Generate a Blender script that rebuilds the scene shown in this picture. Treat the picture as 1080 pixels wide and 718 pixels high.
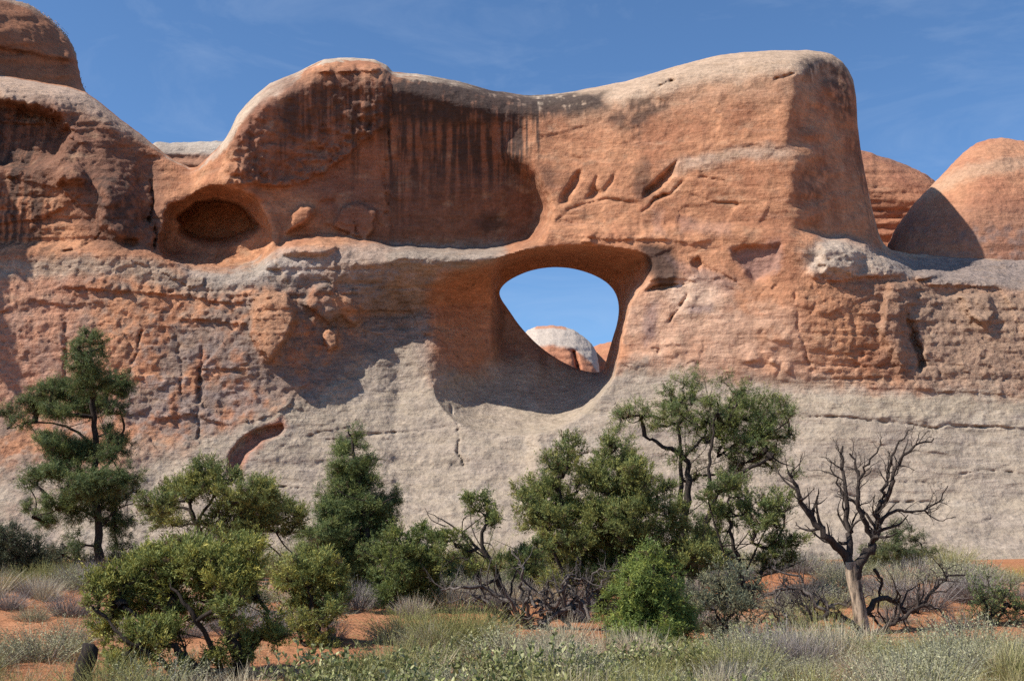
import bpy, math
import numpy as np

# ------------------------------------------------------------------ camera, sky, sun
S = bpy.context.scene
for o in list(bpy.data.objects):
    bpy.data.objects.remove(o)
COL = S.collection
PW, PH, FPX = 1080.0, 718.0, 1158.0          # photo size, focal length in photo pixels
EYE, PITCH = 1.7, math.radians(10.0)
CP, SP = math.cos(PITCH), math.sin(PITCH)
cam = bpy.data.cameras.new('camera')
cam.sensor_width = 36.0
cam.lens = 36.0 * FPX / PW
cam.clip_end = 5000
camo = bpy.data.objects.new('camera', cam)
camo.location = (0, 0, EYE)
camo.rotation_euler = (math.pi / 2 + PITCH, 0, 0)
COL.objects.link(camo)
S.camera = camo

SUN = np.array((-0.64, -0.245, 0.72)); SUN /= np.linalg.norm(SUN)
sl = bpy.data.lights.new('sun', 'SUN')
sl.energy = 5.0
sl.angle = math.radians(0.53)
sl.color = (1.0, 0.935, 0.84)
so = bpy.data.objects.new('sun', sl)
d = -SUN
so.rotation_euler = (math.acos(-d[2]), 0, math.atan2(-d[0], d[1]))
so.location = (-60, -30, 90)
COL.objects.link(so)

W = bpy.data.worlds.new('World')
S.world = W
W.use_nodes = True
nt = W.node_tree
for n in list(nt.nodes):
    nt.nodes.remove(n)
def N(nt, t, **kw):
    n = nt.nodes.new(t)
    for k, v in kw.items():
        if k in n.inputs:
            n.inputs[k].default_value = v
        else:
            setattr(n, k, v)
    return n
out = N(nt, 'ShaderNodeOutputWorld')
bg = N(nt, 'ShaderNodeBackground', Strength=0.105)
sky = N(nt, 'ShaderNodeTexSky')
sky.sky_type = 'NISHITA'
sky.sun_disc = False
sky.sun_elevation = math.asin(SUN[2])
sky.sun_rotation = math.atan2(SUN[0], SUN[1]) % (2 * math.pi)
sky.altitude = 1500
sky.air_density = 1.0
sky.dust_density = 0.6
sky.ozone_density = 2.6
# thin cirrus, part of the sky itself
tc = N(nt, 'ShaderNodeTexCoord')
mp = N(nt, 'ShaderNodeMapping')
mp.inputs['Scale'].default_value = (2.2, 2.2, 7.0)
mp.inputs['Rotation'].default_value = (0.15, 0.55, 0.3)
nz = N(nt, 'ShaderNodeTexNoise', Scale=2.3, Detail=9.0, Roughness=0.62, Distortion=0.9)
rp = N(nt, 'ShaderNodeMapRange')
rp.inputs[1].default_value = 0.50; rp.inputs[2].default_value = 0.86
rp.inputs[3].default_value = 0.0; rp.inputs[4].default_value = 0.17
mx = N(nt, 'ShaderNodeMixRGB')
mx.inputs[2].default_value = (5.2, 5.9, 6.9, 1)
nt.links.new(tc.outputs['Generated'], mp.inputs[0])
nt.links.new(mp.outputs[0], nz.inputs[0])
nt.links.new(nz.outputs[0], rp.inputs[0])
nt.links.new(rp.outputs[0], mx.inputs[0])
tint = N(nt, 'ShaderNodeMixRGB'); tint.blend_type = 'MULTIPLY'; tint.inputs[0].default_value = 1.0
tint.inputs[2].default_value = (0.74, 0.95, 1.10, 1)          # the deep clear blue of high desert air
nt.links.new(sky.outputs[0], tint.inputs[1])
nt.links.new(tint.outputs[0], mx.inputs[1])
nt.links.new(mx.outputs[0], bg.inputs[0])
nt.links.new(bg.outputs[0], out.inputs[0])

S.view_settings.view_transform = 'Standard'
S.view_settings.look = 'None'
S.view_settings.gamma = 1.0
S.view_settings.exposure = 0.48
S.view_settings.use_curve_mapping = False
S.cycles.max_bounces = 6
S.cycles.diffuse_bounces = 3
S.cycles.use_denoising = False

# ------------------------------------------------------------------ numpy tools
def perm_grad(seed):
    r = np.random.default_rng(seed)
    p = r.permutation(256)
    g = r.normal(size=(256, 3)); g /= np.linalg.norm(g, axis=1)[:, None]
    return np.concatenate([p, p, p]), g.astype(np.float32)
_PG = {}
def perlin(p, seed=0):
    """gradient noise about -1..1 at points p (n,3)"""
    if seed not in _PG:
        _PG[seed] = perm_grad(seed)
    P, G = _PG[seed]
    p = np.asarray(p, np.float32)
    f0 = np.floor(p)
    i = f0.astype(np.int64) & 255
    f = p - f0
    u = f * f * f * (f * (f * 6 - 15) + 10)
    res = None
    def corner(dx, dy, dz):
        h = P[P[P[(i[:, 0] + dx) & 255] + ((i[:, 1] + dy) & 255)] + ((i[:, 2] + dz) & 255)]
        g = G[h]
        return g[:, 0] * (f[:, 0] - dx) + g[:, 1] * (f[:, 1] - dy) + g[:, 2] * (f[:, 2] - dz)
    def lerp(a, b, t): return a + (b - a) * t
    x00 = lerp(corner(0, 0, 0), corner(1, 0, 0), u[:, 0])
    x10 = lerp(corner(0, 1, 0), corner(1, 1, 0), u[:, 0])
    x01 = lerp(corner(0, 0, 1), corner(1, 0, 1), u[:, 0])
    x11 = lerp(corner(0, 1, 1), corner(1, 1, 1), u[:, 0])
    return 1.55 * lerp(lerp(x00, x10, u[:, 1]), lerp(x01, x11, u[:, 1]), u[:, 2])
def fbm(p, octv=4, seed=0, gain=0.5, lac=2.03):
    a, s, t = 1.0, 0.0, 0.0
    p = np.asarray(p, np.float32).copy()
    for k in range(octv):
        s = s + a * perlin(p, seed + k); t += a
        a *= gain; p = p * lac + 11.3
    return s / t
def ridged(p, octv=4, seed=0, gain=0.5):
    a, s, t = 1.0, 0.0, 0.0
    p = np.asarray(p, np.float32).copy()
    for k in range(octv):
        s = s + a * (1 - np.abs(perlin(p, seed + k)) * 1.6); t += a
        a *= gain; p = p * 2.07 + 7.7
    return s / t
def sstep(a, b, x):
    t = np.clip((x - a) / (b - a), 0, 1)
    return t * t * (3 - 2 * t)
def ray(px, py):
    """photo pixel -> direction with y = 1"""
    v = (PH / 2 - py)
    dy = FPX * CP - v * SP
    return (px - PW / 2) / dy, (FPX * SP + v * CP) / dy
def PT(px, py, Y):
    a, b = ray(px, py)
    return np.array((a * Y, Y, EYE + b * Y))
def seg_dist(X, Y, pts, closed=False):
    """distance from grid to polyline, plus fraction along it"""
    pts = np.asarray(pts, float)
    if closed:
        pts = np.vstack([pts, pts[:1]])
    best = np.full(X.shape, 1e9); frac = np.zeros(X.shape)
    L = len(pts) - 1
    for k in range(L):
        ax, ay = pts[k, :2]; bx, by = pts[k + 1, :2]
        dx, dy = bx - ax, by - ay
        t = np.clip(((X - ax) * dx + (Y - ay) * dy) / (dx * dx + dy * dy + 1e-9), 0, 1)
        dd = np.hypot(X - ax - t * dx, Y - ay - t * dy)
        m = dd < best
        best = np.where(m, dd, best); frac = np.where(m, (k + t) / L, frac)
    return best, frac
def inside(X, Y, pts):
    pts = np.asarray(pts, float)
    r = np.zeros(X.shape, bool)
    n = len(pts)
    for k in range(n):
        ax, ay = pts[k]; bx, by = pts[(k + 1) % n]
        c = ((ay > Y) != (by > Y)) & (X < (bx - ax) * (Y - ay) / (by - ay + 1e-12) + ax)
        r ^= c
    return r
def sdf(X, Y, pts):
    """signed pixel distance to a closed polygon, negative inside"""
    dd, _ = seg_dist(X, Y, pts, True)
    return np.where(inside(X, Y, pts), -dd, dd)
def smooth_poly(pts, n=3):
    pts = np.asarray(pts, float)
    for _ in range(n):
        q = np.roll(pts, -1, 0)
        pts = np.stack([pts * .75 + q * .25, pts * .25 + q * .75], 1).reshape(-1, 2)
    return pts
def blur(a, n, ax):
    for _ in range(n):
        p = np.pad(a, [(1, 1) if k == ax else (0, 0) for k in range(a.ndim)], mode='edge')
        s0 = [slice(None)] * a.ndim; s1 = list(s0); s2 = list(s0)
        s0[ax] = slice(0, -2); s1[ax] = slice(1, -1); s2[ax] = slice(2, None)
        a = .25 * p[tuple(s0)] + .5 * p[tuple(s1)] + .25 * p[tuple(s2)]
    return a

# ------------------------------------------------------------------ scene tools
def tag(o, label=None, cat=None, group=None, kind=None):
    if label: o['label'] = label
    if cat: o['category'] = cat
    if group: o['group'] = group
    if kind: o['kind'] = kind
    return o
def mesh_np(name, verts, faces, mat, parent=None, cols=None, smooth=True, loc=None):
    """one mesh object from numpy arrays (faces: n x 3 or n x 4, or a list of such arrays)"""
    if not isinstance(faces, list):
        faces = [faces]
    faces = [np.asarray(f, np.int32) for f in faces if len(f)]
    me = bpy.data.meshes.new(name)
    verts = np.asarray(verts, np.float32)
    me.vertices.add(len(verts)); me.vertices.foreach_set('co', verts.ravel())
    li = np.concatenate([f.ravel() for f in faces])
    tot = np.concatenate([np.full(len(f), f.shape[1], np.int32) for f in faces])
    st = np.concatenate([[0], np.cumsum(tot)[:-1]]).astype(np.int32)
    me.loops.add(len(li)); me.loops.foreach_set('vertex_index', li)
    me.polygons.add(len(tot)); me.polygons.foreach_set('loop_start', st)
    me.polygons.foreach_set('use_smooth', np.full(len(tot), smooth, bool))
    if cols is not None:
        ca = me.color_attributes.new('Col', 'FLOAT_COLOR', 'POINT')
        c4 = np.ones((len(verts), 4), np.float32); c4[:, :cols.shape[1]] = cols
        ca.data.foreach_set('color', c4.ravel())
    me.update(calc_edges=True)
    me.materials.append(mat)
    o = bpy.data.objects.new(name, me)
    COL.objects.link(o)
    if parent is not None: o.parent = parent
    if loc is not None: o.location = loc
    return o
def empty(name, loc):
    o = bpy.data.objects.new(name, None)
    o.location = loc
    COL.objects.link(o)
    return o
def new_mat(name):
    m = bpy.data.materials.new(name)
    m.use_nodes = True
    t = m.node_tree
    b = t.nodes['Principled BSDF']
    return m, t, b

# ------------------------------------------------------------------ materials
def rock_material(name, bump=1.0, grain=1.0):
    m, t, b = new_mat(name)
    b.inputs['Roughness'].default_value = 0.92
    b.inputs['Specular IOR Level'].default_value = 0.12
    at = N(t, 'ShaderNodeAttribute'); at.attribute_name = 'Col'
    ge = N(t, 'ShaderNodeTexCoord')
    n1 = N(t, 'ShaderNodeTexNoise', Scale=3.2, Detail=10.0, Roughness=0.68)
    n2 = N(t, 'ShaderNodeTexNoise', Scale=0.9, Detail=8.0, Roughness=0.6)
    mp = N(t, 'ShaderNodeMapping'); mp.inputs['Scale'].default_value = (0.7, 0.7, 5.0)
    n3 = N(t, 'ShaderNodeTexNoise', Scale=1.3, Detail=7.0, Roughness=0.62, Distortion=0.4)
    vo = N(t, 'ShaderNodeTexVoronoi', Scale=2.6); vo.feature = 'F1'
    for n in (n1, n2, vo): t.links.new(ge.outputs['Object'], n.inputs['Vector'])
    t.links.new(ge.outputs['Object'], mp.inputs[0]); t.links.new(mp.outputs[0], n3.inputs['Vector'])
    # colour grain
    def mr(src, a, bb, c, dd):
        r = N(t, 'ShaderNodeMapRange')
        r.inputs[1].default_value = a; r.inputs[2].default_value = bb
        r.inputs[3].default_value = c; r.inputs[4].default_value = dd
        t.links.new(src, r.inputs[0]); return r.outputs[0]
    g1 = mr(n1.outputs[0], 0.3, 0.72, 1 - .26 * grain, 1 + .20 * grain)
    g2 = mr(n3.outputs[0], 0.3, 0.72, 1 - .16 * grain, 1 + .14 * grain)
    mu = N(t, 'ShaderNodeMath'); mu.operation = 'MULTIPLY'
    t.links.new(g1, mu.inputs[0]); t.links.new(g2, mu.inputs[1])
    vm = N(t, 'ShaderNodeVectorMath'); vm.operation = 'SCALE'
    t.links.new(at.outputs['Color'], vm.inputs[0]); t.links.new(mu.outputs[0], vm.inputs['Scale'])
    t.links.new(vm.outputs[0], b.inputs['Base Color'])
    # relief
    a1 = N(t, 'ShaderNodeMath'); a1.operation = 'MULTIPLY_ADD'; a1.inputs[1].default_value = 0.55
    t.links.new(n3.outputs[0], a1.inputs[0]); t.links.new(n1.outputs[0], a1.inputs[2])
    a2 = N(t, 'ShaderNodeMath'); a2.operation = 'MULTIPLY_ADD'; a2.inputs[1].default_value = 0.8
    t.links.new(n2.outputs[0], a2.inputs[0]); t.links.new(a1.outputs[0], a2.inputs[2])
    a3 = N(t, 'ShaderNodeMath'); a3.operation = 'MULTIPLY_ADD'; a3.inputs[1].default_value = 0.22
    t.links.new(vo.outputs['Distance'], a3.inputs[0]); t.links.new(a2.outputs[0], a3.inputs[2])
    n4 = N(t, 'ShaderNodeTexNoise', noise_type='RIDGED_MULTIFRACTAL', Scale=1.5, Detail=7.0, Roughness=0.55, Distortion=0.6)
    mp4 = N(t, 'ShaderNodeMapping'); mp4.inputs['Scale'].default_value = (0.8, 0.8, 1.5); mp4.inputs['Rotation'].default_value = (0.0, 0.35, 0.0)
    t.links.new(ge.outputs['Object'], mp4.inputs[0]); t.links.new(mp4.outputs[0], n4.inputs['Vector'])
    a4 = N(t, 'ShaderNodeMath'); a4.operation = 'MULTIPLY_ADD'; a4.inputs[1].default_value = 0.55
    t.links.new(n4.outputs[0], a4.inputs[0]); t.links.new(a3.outputs[0], a4.inputs[2]); a3 = a4
    rm = N(t, 'ShaderNodeMath'); rm.operation = 'MULTIPLY'
    t.links.new(a3.outputs[0], rm.inputs[0]); t.links.new(at.outputs['Alpha'], rm.inputs[1])
    bp = N(t, 'ShaderNodeBump'); bp.inputs['Strength'].default_value = 1.0; bp.inputs['Distance'].default_value = 0.16 * bump
    t.links.new(rm.outputs[0], bp.inputs['Height']); t.links.new(bp.outputs[0], b.inputs['Normal'])
    return m
ROCK = rock_material('sandstone')

# ------------------------------------------------------------------ rock bodies
def axis(lo, a, b, hi, step):
    """fine between a and b, coarser towards lo and hi"""
    mid = np.arange(a, b + step, step)
    L, R, s, v = [], [], step, a
    while v > lo:
        s *= 1.12; v -= s; L.append(v)
    s, v = step, mid[-1]
    while v < hi:
        s *= 1.12; v += s; R.append(v)
    return np.array(L[::-1] + list(mid) + R)
def nets(PX, PY, YY, D, B, T, s=None, throat=88.0):
    """surface of the body  D < Y < B  below the skyline T, outside the opening s<0; returns world verts, quads, (px,py,Y)"""
    k = 0.065
    T2 = T[:, None]
    def widen(Y): return np.maximum(Y - throat, 0) * -2.5
    solid = (YY[None, None, :] > D[:, :, None]) & (YY[None, None, :] < B[:, :, None])
    solid &= (PY[None, :] > T2)[:, :, None]
    if s is not None:
        solid &= (s[:, :, None] > -widen(YY)[None, None, :])
    pad = np.zeros(tuple(n + 2 for n in solid.shape), bool)
    pad[1:-1, 1:-1, 1:-1] = solid
    del solid
    ex = lambda a: np.concatenate([[2 * a[0] - a[1]], a, [2 * a[-1] - a[-2]]])
    PXe, PYe, YYe = ex(PX), ex(PY), ex(YY)
    pd = lambda a: np.pad(a, 1, mode='edge')
    De, Be = pd(D), pd(B); Te = np.pad(T, 1, mode='edge')
    se = None if s is None else pd(s)
    nx, ny, nz_ = pad.shape
    c = [pad[i:nx - 1 + i, j:ny - 1 + j, l:nz_ - 1 + l] for i in (0, 1) for j in (0, 1) for l in (0, 1)]
    orr = c[0].copy(); an = c[0].copy()
    for q in c[1:]:
        orr |= q; an &= q
    act = orr & ~an
    del orr, an
    ci = np.argwhere(act)
    ids = np.full(act.shape, -1, np.int32)
    ids[ci[:, 0], ci[:, 1], ci[:, 2]] = np.arange(len(ci))
    offs = [(i, j, l) for i in (0, 1) for j in (0, 1) for l in (0, 1)]
    F = np.zeros((len(ci), 8), np.float32)
    for q, (i, j, l) in enumerate(offs):
        ix, iy, iz = ci[:, 0] + i, ci[:, 1] + j, ci[:, 2] + l
        Yv = YYe[iz]
        f = np.maximum(De[ix, iy] - Yv, Yv - Be[ix, iy])
        f = np.maximum(f, (Te[ix] - PYe[iy]) * k)
        if se is not None:
            f = np.maximum(f, (-widen(Yv) - se[ix, iy]) * k)
        inn = pad[ix, iy, iz]
        f = np.where(inn, np.minimum(f, -1e-4), np.maximum(f, 1e-4))
        F[:, q] = np.clip(f, -2, 2)
    acc = np.zeros((len(ci), 3)); cnt = np.zeros(len(ci))
    for a in range(8):
        for b in range(a + 1, 8):
            df = np.array(offs[b]) - np.array(offs[a])
            if np.abs(df).sum() != 1: continue
            m = (F[:, a] < 0) != (F[:, b] < 0)
            t = np.where(m, F[:, a] / (F[:, a] - F[:, b] + 1e-12), 0)
            p = np.array(offs[a])[None] + t[:, None] * df[None]
            acc += p * m[:, None]; cnt += m
    loc = acc / np.maximum(cnt, 1)[:, None] + ci
    def interp(ax, x):
        i = np.clip(np.floor(x).astype(int), 0, len(ax) - 2)
        return ax[i] + (ax[i + 1] - ax[i]) * (x - i)
    px, py, Y = interp(PXe, loc[:, 0]), interp(PYe, loc[:, 1]), interp(YYe, loc[:, 2])
    quads = []
    for ax in range(3):
        sl0 = [slice(1, -1)] * 3; sl1 = [slice(1, -1)] * 3
        sl0[ax] = slice(0, -1); sl1[ax] = slice(1, None)
        A, Bb = pad[tuple(sl0)], pad[tuple(sl1)]
        e = np.argwhere(A != Bb)
        o = np.array([0 if q == ax else 1 for q in range(3)])
        inn = A[e[:, 0], e[:, 1], e[:, 2]]
        base = e + o
        u, v = [q for q in range(3) if q != ax]
        if ax == 1: u, v = v, u
        def cell(du, dv):
            cc = base.copy(); cc[:, u] -= du; cc[:, v] -= dv
            return ids[cc[:, 0], cc[:, 1], cc[:, 2]]
        q = np.stack([cell(1, 1), cell(0, 1), cell(0, 0), cell(1, 0)], 1)
        # image axes (x right, y down, depth in) are right handed, so +axis normal for solid below
        q[~inn] = q[~inn][:, ::-1]
        quads.append(q)
    quads = np.concatenate(quads)
    del pad, act, ids
    return px, py, Y, quads
def to_world(px, py, Y):
    a, b = ray(px, py)
    return np.stack([a * Y, Y, EYE + b * Y], 1)
def vnormals(v, q):
    n = np.cross(v[q[:, 2]] - v[q[:, 0]], v[q[:, 3]] - v[q[:, 1]])
    out = np.zeros_like(v)
    for k in range(4):
        for a in range(3):
            out[:, a] += np.bincount(q[:, k], n[:, a], len(v))
    return out / (np.linalg.norm(out, axis=1)[:, None] + 1e-9)
def relax(v, q, n=1, w=0.5):
    for _ in range(n):
        s = np.zeros_like(v); c = np.zeros(len(v))
        for k in range(4):
            a, b = q[:, k], q[:, (k + 1) % 4]
            c += np.bincount(a, minlength=len(v)) + np.bincount(b, minlength=len(v))
            for x in range(3):
                s[:, x] += np.bincount(a, v[b, x], len(v)) + np.bincount(b, v[a, x], len(v))
        v = v * (1 - w) + w * s / np.maximum(c, 1)[:, None]
    return v
def mix(a, b, t):
    t = np.asarray(t)[..., None]
    return a * (1 - t) + np.asarray(b) * t
def interp_pts(pts, x):
    p = np.asarray(pts, float)
    return np.interp(x, p[:, 0], p[:, 1])
# ------------------------------------------------------------------ the great sandstone fin with the arch
RED1 = np.array((0.470, 0.232, 0.128)); RED2 = np.array((0.345, 0.155, 0.086)); PINK = np.array((0.50, 0.30, 0.20))
PALE = np.array((0.43, 0.35, 0.27)); GREY = np.array((0.365, 0.295, 0.222)); DARK = np.array((0.060, 0.042, 0.036))
BROWN = np.array((0.27, 0.175, 0.125)); ORANGE = np.array((0.46, 0.235, 0.13)); SLATE = np.array((0.27, 0.21, 0.19))

SKYLINE = [(-260, 60), (-80, 70), (0, 79), (40, 86), (70, 91), (90, 97), (105, 108), (130, 128), (150, 143), (165, 155), (173, 162), (188, 171),
           (200, 177), (208, 176), (215, 170), (228, 158), (238, 146), (243, 137), (250, 122), (260, 110), (270, 100), (285, 88), (305, 80),
           (316, 75), (330, 68), (342, 63), (355, 61.5), (372, 61), (395, 63), (408, 69), (414, 76), (440, 78), (480, 85), (520, 96), (560, 101), (590, 99),
           (630, 92), (660, 86), (680, 80), (720, 68), (760, 58), (800, 54), (850, 53), (866, 54.5), (878, 58), (888, 65), (895, 74), (900, 85), (903, 103),
           (904, 128), (908, 160), (914, 192), (920, 222), (927, 247), (932, 257), (940, 264), (960, 268), (1080, 270), (1340, 276)]
# column profiles: knots from skyline ridge to foot, (row, depth)
def cols(*a): return np.array(a, float)
COLUMNS = {
    -260: cols((60, 92), (90, 84), (170, 80), (258, 79), (272, 76.8), (340, 75), (440, 74), (520, 70), (640, 62.5)),
    -60: cols((72, 89), (102, 82), (170, 79.5), (258, 79), (272, 76.6), (340, 75), (440, 74), (520, 70), (640, 62.5)),
    0: cols((79, 88), (112, 80.5), (170, 79.8), (258, 79), (270, 76.8), (340, 75.2), (440, 74), (520, 70), (640, 62.5)),
    60: cols((89, 88), (118, 81), (180, 79.2), (258, 78.8), (268, 77), (340, 75.6), (440, 74), (520, 70), (640, 62.5)),
    115: cols((116, 87), (150, 82), (205, 78.6), (255, 78.2), (267, 77), (340, 75.6), (440, 74), (520, 70), (640, 62.5)),
    160: cols((151, 86), (176, 84), (222, 81.2), (262, 80.2), (275, 77.3), (340, 75.8), (440, 74), (520, 71), (640, 62.5)),
    200: cols((177, 86), (192, 83.6), (225, 81.2), (282, 80.6), (298, 77.4), (345, 76), (440, 74.2), (520, 70.4), (640, 62.5)),
    238: cols((146, 84), (165, 79.4), (200, 79.0), (283, 81), (300, 77.1), (345, 76), (440, 74.3), (520, 70.6), (640, 62.5)),
    268: cols((102, 84), (124, 79.2), (190, 80.0), (281, 80.8), (298, 77.1), (345, 76), (435, 74.4), (520, 70.7), (640, 62.5)),
    285: cols((88, 84), (112, 79.2), (190, 80.8), (265, 80.2), (290, 77.2), (345, 76), (430, 74.6), (520, 70.8), (640, 62.5)),
    340: cols((63, 84), (80, 79.6), (170, 82.0), (245, 82.2), (285, 78.0), (340, 78.0), (412, 75.8), (520, 71), (640, 62.5)),
    404: cols((68, 84.6), (92, 79.9), (170, 82.3), (258, 83.6), (279, 77.4), (332, 80.2), (412, 77.0), (520, 71), (640, 62.5)),
    420: cols((77, 84.6), (98, 79.8), (170, 82.5), (262, 84.2), (274, 76.6), (330, 81.0), (414, 77.6), (520, 71), (640, 62.5)),
    500: cols((91, 84.6), (112, 79.8), (180, 82.9), (263, 85.0), (273, 76.3), (320, 80.2), (402, 77.4), (520, 71), (640, 62.5)),
    555: cols((101, 84.6), (122, 80.2), (185, 83.2), (258, 85.0), (267, 76.7), (320, 79), (404, 77.2), (520, 71), (640, 62.5)),
    580: cols((100, 84.6), (126, 80.2), (185, 79.2), (240, 78.4), (262, 77.5), (330, 77), (400, 76.2), (520, 70.2), (640, 62.5)),
    650: cols((88, 84.6), (115, 79.7), (180, 78.4), (240, 77.7), (262, 76.9), (320, 76.6), (395, 75.5), (520, 70.2), (640, 62.5)),
    720: cols((68, 84.3), (95, 79.4), (170, 77.8), (235, 77.1), (260, 76.3), (320, 75.6), (393, 74.9), (520, 70.2), (640, 62.5)),
    800: cols((54, 84), (82, 78.6), (160, 76.9), (240, 76.2), (262, 75.2), (320, 74.7), (402, 74.3), (520, 70.2), (640, 62.5)),
    853: cols((53.5, 84.4), (87, 79.2), (162, 77.8), (248, 77.0), (260, 74.8), (320, 74.1), (407, 73.9), (520, 70), (640, 62.5)),
    838: cols((53, 84), (84, 78.0), (160, 76.4), (245, 75.8), (258, 74.7), (320, 74.1), (406, 74), (520, 70.2), (640, 62.5)),
    868: cols((55, 85), (90, 80.8), (165, 79.6), (250, 78.6), (262, 75), (320, 74.1), (408, 73.8), (520, 70.0), (640, 62.5)),
    893: cols((71, 85), (112, 83.4), (170, 82), (250, 80.4), (264, 75.6), (320, 74.2), (408, 73.8), (520, 70.0), (640, 62.5)),
    914: cols((192, 85.5), (205, 84), (230, 82.8), (255, 81.2), (270, 76.2), (325, 74.4), (408, 73.8), (520, 70.0), (640, 62.5)),
    932: cols((257, 86), (262, 84), (266, 82.5), (271, 80.5), (280, 76.8), (330, 74.8), (406, 73.8), (520, 70.0), (640, 62.5)),
    960: cols((268, 90), (275, 86), (281, 82.5), (287, 79.6), (294, 77.2), (335, 75.2), (406, 74), (520, 70.0), (640, 62.5)),
    1000: cols((268, 92), (280, 86.5), (287, 83), (294, 80), (303, 77.8), (340, 75.9), (408, 74.2), (520, 70.0), (640, 62.5)),
    1080: cols((270, 92), (283, 87), (291, 83.4), (299, 80.4), (309, 78), (345, 76.2), (413, 74.4), (520, 70.0), (640, 62.5)),
    1340: cols((276, 92), (288, 87), (296, 83.4), (304, 80.4), (314, 78), (350, 76.2), (420, 74.4), (520, 70.0), (640, 62.5)),
}
CK = sorted(COLUMNS)
CARR = np.stack([COLUMNS[k] for k in CK])            # (ncol, 9, 2)
def depth_columns(X, Y, Tm):
    """front face depth on the grid from the column profiles"""
    nx, ny = X.shape
    R = np.stack([np.interp(X[:, :], CK, CARR[:, k, 0]) for k in range(9)], -1)
    Z = np.stack([np.interp(X[:, :], CK, CARR[:, k, 1]) for k in range(9)], -1)
    R[..., 0] = Tm
    R[..., 1] = np.maximum(R[..., 1], Tm + 3)
    for k in range(2, 9): R[..., k] = np.maximum(R[..., k], R[..., k - 1] + 1.5)
    out = np.where(Y <= R[..., 0], Z[..., 0], Z[..., 8])
    for k in range(8):
        m = (Y >= R[..., k]) & (Y <= R[..., k + 1])
        t = np.clip((Y - R[..., k]) / (R[..., k + 1] - R[..., k]), 0, 1)
        if k == 0:
            v = Z[..., 1] + (Z[..., 0] - Z[..., 1]) * (1 - np.sqrt(np.clip(1 - (1 - t) ** 2, 0, 1)))
        elif k == 3:                                   # ledge top: flat shelf then a rounded lip
            v = Z[..., 3] + (Z[..., 4] - Z[..., 3]) * np.sqrt(np.clip(1 - (1 - t) ** 2, 0, 1)) ** 1.0
        else:
            v = Z[..., k] + (Z[..., k + 1] - Z[..., k]) * t
        out = np.where(m, v, out)
    return out

HOLE = smooth_poly([(526, 307), (533, 298), (545, 291), (560, 285), (580, 281.5), (602, 282.5), (622, 288), (638, 296), (648, 306), (653, 320),
                    (652, 338), (646, 357), (640, 378), (637, 391), (630, 393), (614, 391), (600, 385), (585, 377), (567, 364), (548, 344), (536, 326), (528, 315)], 2)
RIM = smooth_poly([(452, 318), (456, 300), (470, 288), (500, 279), (535, 270), (565, 262), (590, 259), (630, 259), (668, 263), (686, 270), (692, 284), (682, 300),
                   (668, 312), (662, 330), (656, 360), (652, 384), (642, 408), (614, 442), (560, 460), (500, 456), (464, 432), (450, 385), (450, 345)], 2)
CAVE = smooth_poly([(166, 268), (170, 240), (180, 216), (196, 203), (222, 196), (250, 199), (272, 210), (284, 232), (287, 256), (280, 276), (262, 284), (230, 282), (200, 279), (178, 276)], 2)
CAVE_IN = smooth_poly([(184, 246), (190, 225), (206, 213), (230, 210), (252, 213), (268, 226), (272, 243), (262, 258), (235, 263), (205, 261)], 2)
EDGE = [(560, -40), (556, 100), (552, 125), (546, 148), (541, 163), (552, 178), (566, 192), (577, 206), (578, 220), (571, 240), (565, 253), (560, 264), (560, 760)]

PX = axis(-250, -24, 1104, 1330, 1.5)
PY = np.arange(48, 643, 1.5)
YY = np.concatenate([np.arange(60, 90, 0.2), 90 + np.cumsum(0.2 * 1.12 ** np.arange(34))])
GX, GY = np.meshgrid(PX, PY, indexing='ij')
def flat(f, sx=1.0, sy=1.0, off=0.0):
    """noise in metres on the mean wall plane"""
    return f(np.stack([GX.ravel() / 15.4 * sx, GY.ravel() / 15.4 * sy, np.full(GX.size, off)], 1)).reshape(GX.shape)
wa = flat(lambda p: fbm(p, 5, 3), .22, .22)
wb = flat(lambda p: fbm(p, 5, 9), .22, .22)
WX = GX + wa * 14 + flat(lambda p: fbm(p, 4, 71), .5, .6) * 8.0
WX = WX + 30 * np.exp(-((GX - 846) / 34) ** 2) * (GY < 275) * flat(lambda p: fbm(p, 5, 73, .6), .30, .38)
WY = GY + wb * 9 + flat(lambda p: fbm(p, 3, 75), 1.2, 1.2) * 2.0
T = interp_pts(SKYLINE, PX)
tn = fbm(np.stack([PX / 15.4 * .8, PX * 0, PX * 0], 1), 4, 21) * 1.1
T = T + tn
Tm = np.repeat(T[:, None], len(PY), 1)
near_top = sstep(2, 18, GY - Tm)
QX = GX + (WX - GX) * near_top; QY = GY + (WY - GY) * near_top
# left of the pillar edge the alcove carries on behind it, right of it the lit wall
eb, _ = seg_dist(QX, QY, EDGE)
ex_ = np.interp(QY, [p[1] for p in EDGE], [p[0] for p in EDGE])
sw_ = np.interp(QY, [100, 150, 185, 215, 260], [34, 22, 11, 9, 9])
side = sstep(-1, 1, np.where(QX > ex_, eb, -eb) / sw_)
Dl = depth_columns(np.minimum(QX, 553 + (QX - 553) * .05), QY, Tm)
Dr = depth_columns(np.maximum(QX, 582 + (QX - 582) * .05), QY, Tm)
D = Dl * (1 - side) + Dr * side
D = blur(blur(D, 2, 0), 2, 1)
cw = np.exp(-((GX - 846) / 20) ** 2)
D = D * (1 - cw) + blur(D, 26, 0) * cw
cresty = sstep(0, 14, GY - Tm)

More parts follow.
